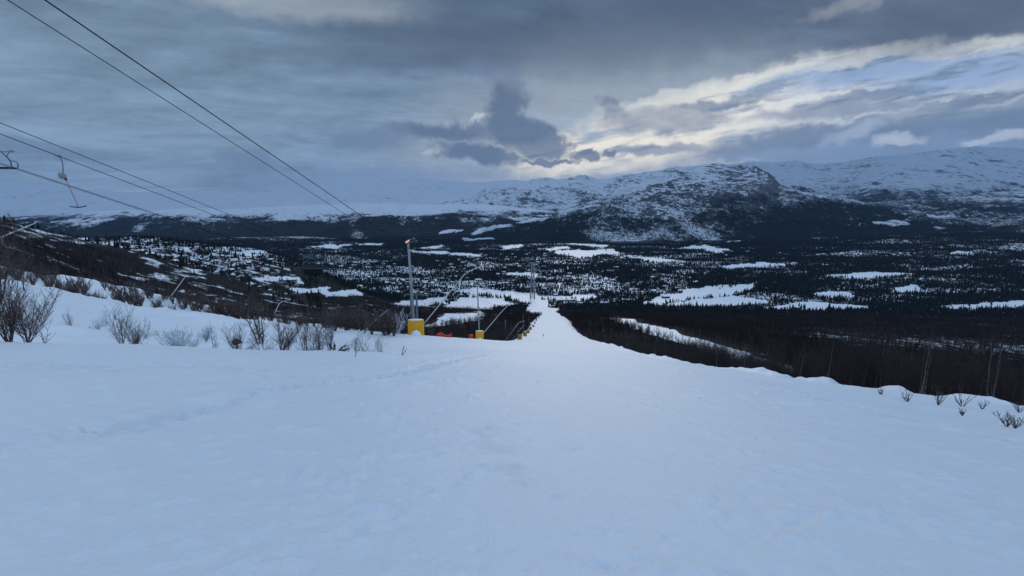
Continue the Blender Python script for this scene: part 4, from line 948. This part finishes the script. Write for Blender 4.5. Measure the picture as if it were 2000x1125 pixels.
# ------------------------------------------------------------------ chairs
def make_chair():
    e = empty('lift_chair'); W = 2.5                    # origin on the rope; the seat hangs 2.7 m under it
    m = MB(); m.box((0, 0, .02), (.10, .45, .12), bev=.02); m.tube([(0, 0, 0), (0, -.08, -.5), (.03, -.10, -1.1), (.05, -.05, -1.42)], .035, 8); m.build('hanger', M['steel'], e, True)
    m = MB(); rr = .032
    for s_ in (-1, 1):                                  # bail: down and out from the hanger to the seat corner, curling under the seat
        m.tube([(.05, -.05, -1.40), (s_*.35, -.05, -1.44), (s_*.72, -.03, -1.66), (s_*1.08, 0, -2.05), (s_*1.27, .02, -2.28), (s_*1.29, .05, -2.42), (s_*1.24, .12, -2.62), (s_*1.12, .2, -2.72), (s_*.9, .25, -2.74)], rr, 8)
    m.build('bail', M['steel'], e, True)
    m = MB(); m.box((0, .28, -2.70), (2.3, .50, .09), bev=.03); m.build('seat', M['seat'], e)
    m = MB(); m.box((0, .02, -2.36), (2.35, .06, .34), Matrix.Rotation(R(-6), 4, 'X') @ Matrix.Translation((0, -.2, -.0)), bev=.02); m.build('backrest', M['seat'], e)
    for s_ in (-1, 1):
        m = MB(); m.tube([(s_*1.26, .02, -2.33), (s_*1.24, .35, -2.36), (s_*1.2, .55, -2.42), (s_*1.18, .52, -2.68)], .026, 6); m.build('armrest', M['steel'], e, True)
    m = MB(); m.tube([(-1.15, .30, -1.80), (-1.15, .52, -1.86), (1.15, .52, -1.86), (1.15, .30, -1.80)], .022, 6); m.tube([(-1.15, .02, -2.15), (-1.15, .30, -1.80)], .022, 6); m.tube([(1.15, .02, -2.15), (1.15, .30, -1.80)], .022, 6)
    m.build('safety_bar', M['steel'], e, True)
    return e
ch = make_chair(); spots = [(chair_a, 25.2, 'nearest grey chair, cut by the left margin of the picture'), (chair_a, 60, 'second chair down the rope, hanging over the dark village'), (chair_a, 126, 'chair seen against the white field beside the bent lance'),
    (chair_a, 190, 'chair farther down just left of the second light pole'), (chair_a, 262, 'tiny chair right of the second light pole'), (chair_b, 139, 'chair on the far rope left of the bent lance foot'), (chair_b, 196, 'chair on the far rope over the snow clearing'),
    (chair_b, 262, 'small chair over the right end of the snow clearing'), (chair_a, 340, 'farthest tiny chair near the leaning lance tip')]
def y_at(r_, u):
    ys = np.linspace(8, 200, 4000); pj = [project(p.x, p.y, p.z)[0] for p in map(r_.p, ys)]; return float(np.interp(u, pj, ys))
spots[0] = (chair_a, y_at(chair_a, -50), spots[0][2]); spots[2] = (chair_a, y_at(chair_a, 847), spots[2][2])
print('chair Y', spots[0][1], spots[2][1], y_at(tb_a, 114))
for i, (r_, Y, lab) in enumerate(spots):
    o = ch if i == 0 else copy_tree(ch); o.location = r_.p(Y); o.rotation_euler = (0, 0, R(4)); tag(o, lab, 'lift chair', 'chairs of the lift')
# T-bar
e = empty('tow_bar', tb_a.p(y_at(tb_a, 114))); m = MB(); m.box((0, 0, .01), (.30, .10, .06), bev=.015); m.tube([(-.02, 0, 0), (.13, 0, -.14), (.19, 0, -.42), (.17, 0, -.75), (.11, 0, -.98)], [.03, .028, .026, .026, .026], 8); m.build('hanger', M['steel'], e, True)
m = MB(); m.blob((.06, 0, -1.16), (.23, .15, .19), 14, jit=.04, seed=2); m.blob((-.06, 0, -1.06), (.15, .10, .10), 10); m.tube([(.06, -.17, -1.16), (.06, .17, -1.16)], .10, 12); m.build('spring_box', M['spring'], e, True)
m = MB(); m.blob((.24, 0, -1.35), (.07, .06, .09), 10); m.build('rope_stop', M['seat'], e, True)
m = MB(); m.tube([(.25, 0, -1.4), (.75, 0, -2.98)], [.015, .020], 8); m.build('rod', M['tred'], e, True)
m = MB(); m.tube([(.24, 0, -2.93), (.38, 0, -2.98), (.75, 0, -3.01), (1.08, 0, -2.97), (1.26, 0, -2.90)], [.022, .034, .040, .034, .022], 8); m.build('crossbar', M['tbar'], e, True)
e.scale = (.88,)*3; tag(e, 'red rod tow bar hanging from the upper left ropes', 'tow bar')

# ------------------------------------------------------------------ light poles, lances, pads along the run
def light_pole(top, base, r0, r1, lab, lit=True, arms=2, mat='pole_g'):
    e = empty('light_pole', base); t_ = Vector(top) - Vector(base); m = MB(); m.tube([(0, 0, -1.0), t_*.5, t_], [r0, (r0+r1)/2, r1], 10); m.build('pole', M[mat], e, True)
    for k in range(arms):
        sx = -.05 if k == 0 else .45; c = t_ + Vector((sx, 0, .10 + .12*k)); q = MB()
        Mx = Matrix.Translation(c) @ Matrix.Rotation(R(-32), 4, 'Y') @ Matrix.Rotation(R(10), 4, 'X'); q.box((0, 0, 0), (.62, .30, .26), Mx, bev=.04); h = q.build('lamp_head', M['pole_d'], e)
        q = MB(); q.box((0, -.16, 0), (.44, .03, .14), Mx); q.build('lamp_glass', M['lamp'] if (lit and k == 0) else M['seat'], h)
    m = MB(); m.tube([t_ + Vector((-.25, 0, -.08)), t_ + Vector((.6, 0, .02))], .04, 6); m.build('bracket', M['pole_d'], e)
    tag(e, lab, 'light pole'); return e
pb = onground(811, 53, 632); light_pole(at(797, 473, 52.5), pb, .17, .12, 'tall grey light pole with a glowing reddish lamp behind the large yellow pad')
p2 = onground(804, 56, 640); m = MB(); e = empty('steel_post', p2); t_ = at(803, 548, 56) - p2; m.tube([(0, 0, -1), t_], [.19, .15], 10); m.build('post', M['pole_d'], e, True); m = MB(); m.box((0, 0, t_.z+.06), (.36, .36, .12), Matrix.Translation((t_.x, t_.y, 0)), bev=.03); m.build('cap', M['pole_d'], e); tag(e, 'darker shorter steel post standing close behind the tall light pole', 'post')
light_pole(at(932, 554, 91), onground(937, 92, 650), .16, .10, 'thin light pole behind the small yellow pad', lit=False, arms=1)
def lance(base, tip, bend, lab, r=.055, group=None):
    e = empty('snow_lance', base); a = Vector(tip)-Vector(base); b_ = Vector(bend)-Vector(base); m = MB()
    m.tube([(0, 0, -.6), (0, 0, .9)], r*1.6, 8); m.build('stand', M['pole_g'], e, True); m = MB()
    m.tube([a*-.02 + Vector((0, 0, .9)), b_*.5 + Vector((0, 0, .45)), b_, b_.lerp(a, .45) + Vector((0, 0, .12)), a], [r*1.5, r*1.25, r, r*.9, r*.8], 8); m.build('pipe', M['pipe'], e, True)
    m = MB(); m.tube([a + Vector((-.1, 0, 0)), a + Vector((.28, 0, .05))], r*1.7, 8); m.build('nozzle', M['steel'], e, True); tag(e, lab, 'snow lance', group); return e
lance(onground(822, 53, 632), at(946, 519, 50), at(908, 535, 50), 'long pale bent snow lance rising right from the large yellow pad', .046)
lance(onground(940, 92, 650), at(1000, 590, 88), at(977, 612, 88), 'second leaning snow lance rising from the small yellow pad', .058)
lance(onground(984, 150, 660), at(1024, 627, 148), at(1012, 631, 148), 'smaller bent lance over the birches left of the run', .062)
lance(onground(1001, 175, 660), at(1024, 636, 172), at(1018, 641, 172), 'smallest lance close to the left edge of the run', .062)
lance(at(4, 472, 95), at(78, 432, 96), at(68, 436, 96), 'pale lance above the dark wood at the far left', .09)
lance(onground(331, 84, 585), at(366, 537, 84), at(360, 543, 84), 'short lance standing over the brown wood behind the rear snow bank', .06)
lance(onground(522, 100, 620), at(561, 587, 100), at(546, 592, 100), 'thin lance above the brown wood behind the dark birch clump', .07)
def pad(base, w, h, d, lab, rz=0, mat='pad', group=None, snow=True):
    e = empty('padded_hydrant', base, rz); m = MB(); vs_ = []
    # front sheet: square shouldered, its lower edge flaring down at the left
    m.box((0, 0, h*.55), (w, d, h*1.3), bev=.07); m.add([(-w/2, -d/2-.03, h*.35), (-w/2-.06, -d/2-.10, -.25), (-w/2+.35, -d/2-.05, -.25), (-w/2+.30, -d/2-.03, h*.35)], [(0, 1, 2, 3), (3, 2, 1, 0)])
    for q in (.35, .75): m.box((0, 0, h*q), (w+.03, d+.03, .06), bev=.01)
    m.build('padding', M[mat], e)
    if snow: q = MB(); q.blob((0, 0, h*1.19), (w*.52, d*.56, .07), 14, jit=.05, seed=1); q.build('snow_cap', M['heap'], e, True)
    tag(e, lab, 'padded hydrant', group); return e
pa = onground(813, 50.5, 664); pad(pa, 1.62, 1.42, .7, 'large yellow padded hydrant at the left of the run', .05)
pb_ = onground(937, 90, 663); pad(pb_, 1.5, 1.5, .7, 'small yellow padded hydrant farther down the run', .0)
for (p, sx, lab) in [(pa, 1.0, 'rounded snow heap in front of the large yellow pad'), (pb_, .9, 'rounded snow heap in front of the small yellow pad')]:
    m = MB(); m.blob((.12*sx, -.72, -.1), (.62*sx, .5, .82*sx), 20, jit=.025, seed=4); m.blob((.2, -1.1, -.25), (1.3*sx, 1.0, .5), 18, jit=.03, seed=6); o = m.build('snow_heap', M['heap'], smooth=True); o.location = p; tag(o, lab, 'snow heap')
for i, (u, Y) in enumerate([(1018, 150), (1019, 185), (1024, 225), (1028, 275), (1030, 330), (1035, 400), (1037, 480), (1040, 580)]):
    x = edge_l(Y) + .5; p = Vector((float(x), Y, gz(x, Y))); pad(p, 1.3, 1.4, .6, ['nearest', 'second', 'third', 'fourth', 'fifth', 'sixth', 'seventh', 'farthest'][i] + ' of the brown orange pads lining the left edge of the run', .3, 'pad_o', 'orange pads along the left edge of the run', False)
for i, (Y, h) in enumerate([(215, 9), (300, 8), (165, 8.5)]):
    x = edge_l(Y) - (1.5 if i < 2 else 5.5); p = Vector((float(x), Y, gz(x, Y))); light_pole(p + Vector((0, 0, h)), p, .08, .05, ['thin pole nearer the brown pads of the run', 'thin pole farther along the brown pads', 'thin bent top pole among the birches by the smaller lance'][i], False, 1)
# red net bundles
m = MB(); r_ = random.Random(3); nn = 15; P = []
for j in range(6):
    for i in range(nn): a = i/(nn-1); P.append(((a-.5)*(1.15 + .28*j/5), .12*math.sin(a*9+j) + .1*r_.random(), j/5*(.62 + .10*math.sin(a*7) + .05*r_.random())))
P2 = [(x, y+.22, z) for x, y, z in P]; fs = [(j*nn+i, j*nn+i+1, (j+1)*nn+i+1, (j+1)*nn+i) for j in range(5) for i in range(nn-1)]; m.add(P, fs); m.add(P2, [f[::-1] for f in fs]); b0 = 0
m.add([P[k_] for k_ in range(nn)] + [P2[k_] for k_ in range(nn)], [(i, nn+i, nn+i+1, i+1) for i in range(nn-1)])
m.add([P[k_+nn*5] for k_ in range(nn)] + [P2[k_+nn*5] for k_ in range(nn)], [(i, i+1, nn+i+1, nn+i) for i in range(nn-1)])
o = m.build('safety_net', M['red']); o.location = onground(867, 60, 677) + Vector((0, 0, -.42)); tag(o, 'crumpled bundle of bright red net low on the snow between the pads', 'safety net'); o.scale = (1.4, 1.2, 1.35)
m = MB(); m.tube([(0, 0, -.3), (0, 0, .15), (.02, 0, .5), (0, 0, .92)], [.36, .40, .37, .40], 14); [m.tube([(.41*math.cos(a), .41*math.sin(a), .1), (.41*math.cos(a), .41*math.sin(a), .95)], .03, 5) for a in np.linspace(0, 2*PI, 9)[:-1]]
o = m.build('net_roll', M['red'], smooth=True); o.location = onground(920, 87, 663); tag(o, 'upright red orange roll of net left of the small yellow pad', 'net roll')
m = MB(); m.tube([(0, 0, -.3), (-.12, 0, .6), (-.28, 0, 1.15)], [.10, .12, .07], 8); m.tube([(-.1, 0, .5), (.1, 0, .2)], .05, 6); o = m.build('marker_stub', M['pole_d']); o.location = onground(1062, 190, 653); tag(o, 'short dark leaning stub alone in the middle of the run', 'marker')
# lift pylons
def pylon(base, h, w, lab, sc_=1.0):
    e = empty('lift_pylon', base); m = MB(); m.tube([(0, 0, -1), (0, 0, h)], [.34*sc_, .24*sc_], 10); m.build('mast', M['pole_d'], e, True); m = MB(); m.box((0, 0, h), (w, .3, .3), bev=.04); m.build('crossarm', M['pole_d'], e)
    for s_ in (-1, 1): m = MB(); m.box((s_*w/2, 0, h-.3), (.18, 2.6, .3), Matrix.Identity(4), bev=.04); [m.tube([(s_*w/2-.12, y_, h-.15), (s_*w/2+.12, y_, h-.15)], .2, 10) for y_ in (-1.0, -.35, .35, 1.0)]; m.build('sheave_train', M['steel'], e)
    tag(e, lab, 'lift pylon', 'pylons of the chair lift')
for (Y, lab) in [(118, 'nearest lift pylon, standing just right of the tall light pole'), (420, 'middle lift pylon beyond the leaning lance'), (700, 'lift pylon farther down left of the run'), (1150, 'farthest lift pylon near the foot of the run')]:
    a = chair_a.p(Y); b_ = chair_b.p(Y); c = (a+b_)/2; z = gz(c.x, c.y); w = (a-b_).length
    pylon(Vector((c.x, c.y, z)), c.z-z, min(w, 9), lab)
# tall twin mast at the foot of the run
mb_ = ground(1040, 584, 900, 2400); e = empty('twin_mast', mb_); hh = at(1040, 514, mb_.y).z - mb_.z
for s_ in (-1, 1): m = MB(); m.tube([(s_*6.5, 0, -2), (s_*3.6, 0, hh*.9), (s_*2.5, 0, hh)], [2.6, 1.9, 1.5], 8); m.build('leg', M['pole_g'], e, True)
m = MB(); m.box((0, 0, hh), (26, 2.5, 2.0)); m.box((0, 0, hh*.86), (12, 2.0, 1.5)); m.build('crossarm', M['pole_g'], e); m = MB(); m.tube([(0, 0, 0), (0, 0, hh)], .9, 6); [m.tube([(-4.5, 0, z_), (4.5, 0, z_+8)], .3, 4) for z_ in np.arange(4, hh-12, 11)]; m.build('ladder', M['pole_d'], e)
tag(e, 'tall grey twin legged mast at the foot of the run', 'mast')

# ------------------------------------------------------------------ haze
m = MB(); m.box((0, 0, 450), (64000, 54000, 3100)); hz = m.build('haze', M['snow']); hm_ = bpy.data.materials.new('thin_blue_haze'); hm_.use_nodes = True; t = hm_.node_tree; t.nodes.clear()
o_ = t.nodes.new('ShaderNodeOutputMaterial'); pv_ = t.nodes.new('ShaderNodeVolumePrincipled'); pv_.inputs['Color'].default_value = (.34, .60, 1.0, 1); pv_.inputs['Density'].default_value = 1.3e-5; pv_.inputs['Anisotropy'].default_value = 0.0
t.links.new(pv_.outputs[0], o_.inputs['Volume']); hz.data.materials.clear(); hz.data.materials.append(hm_); tag(hz, 'thin blue winter haze over the valley', 'haze', kind='stuff')
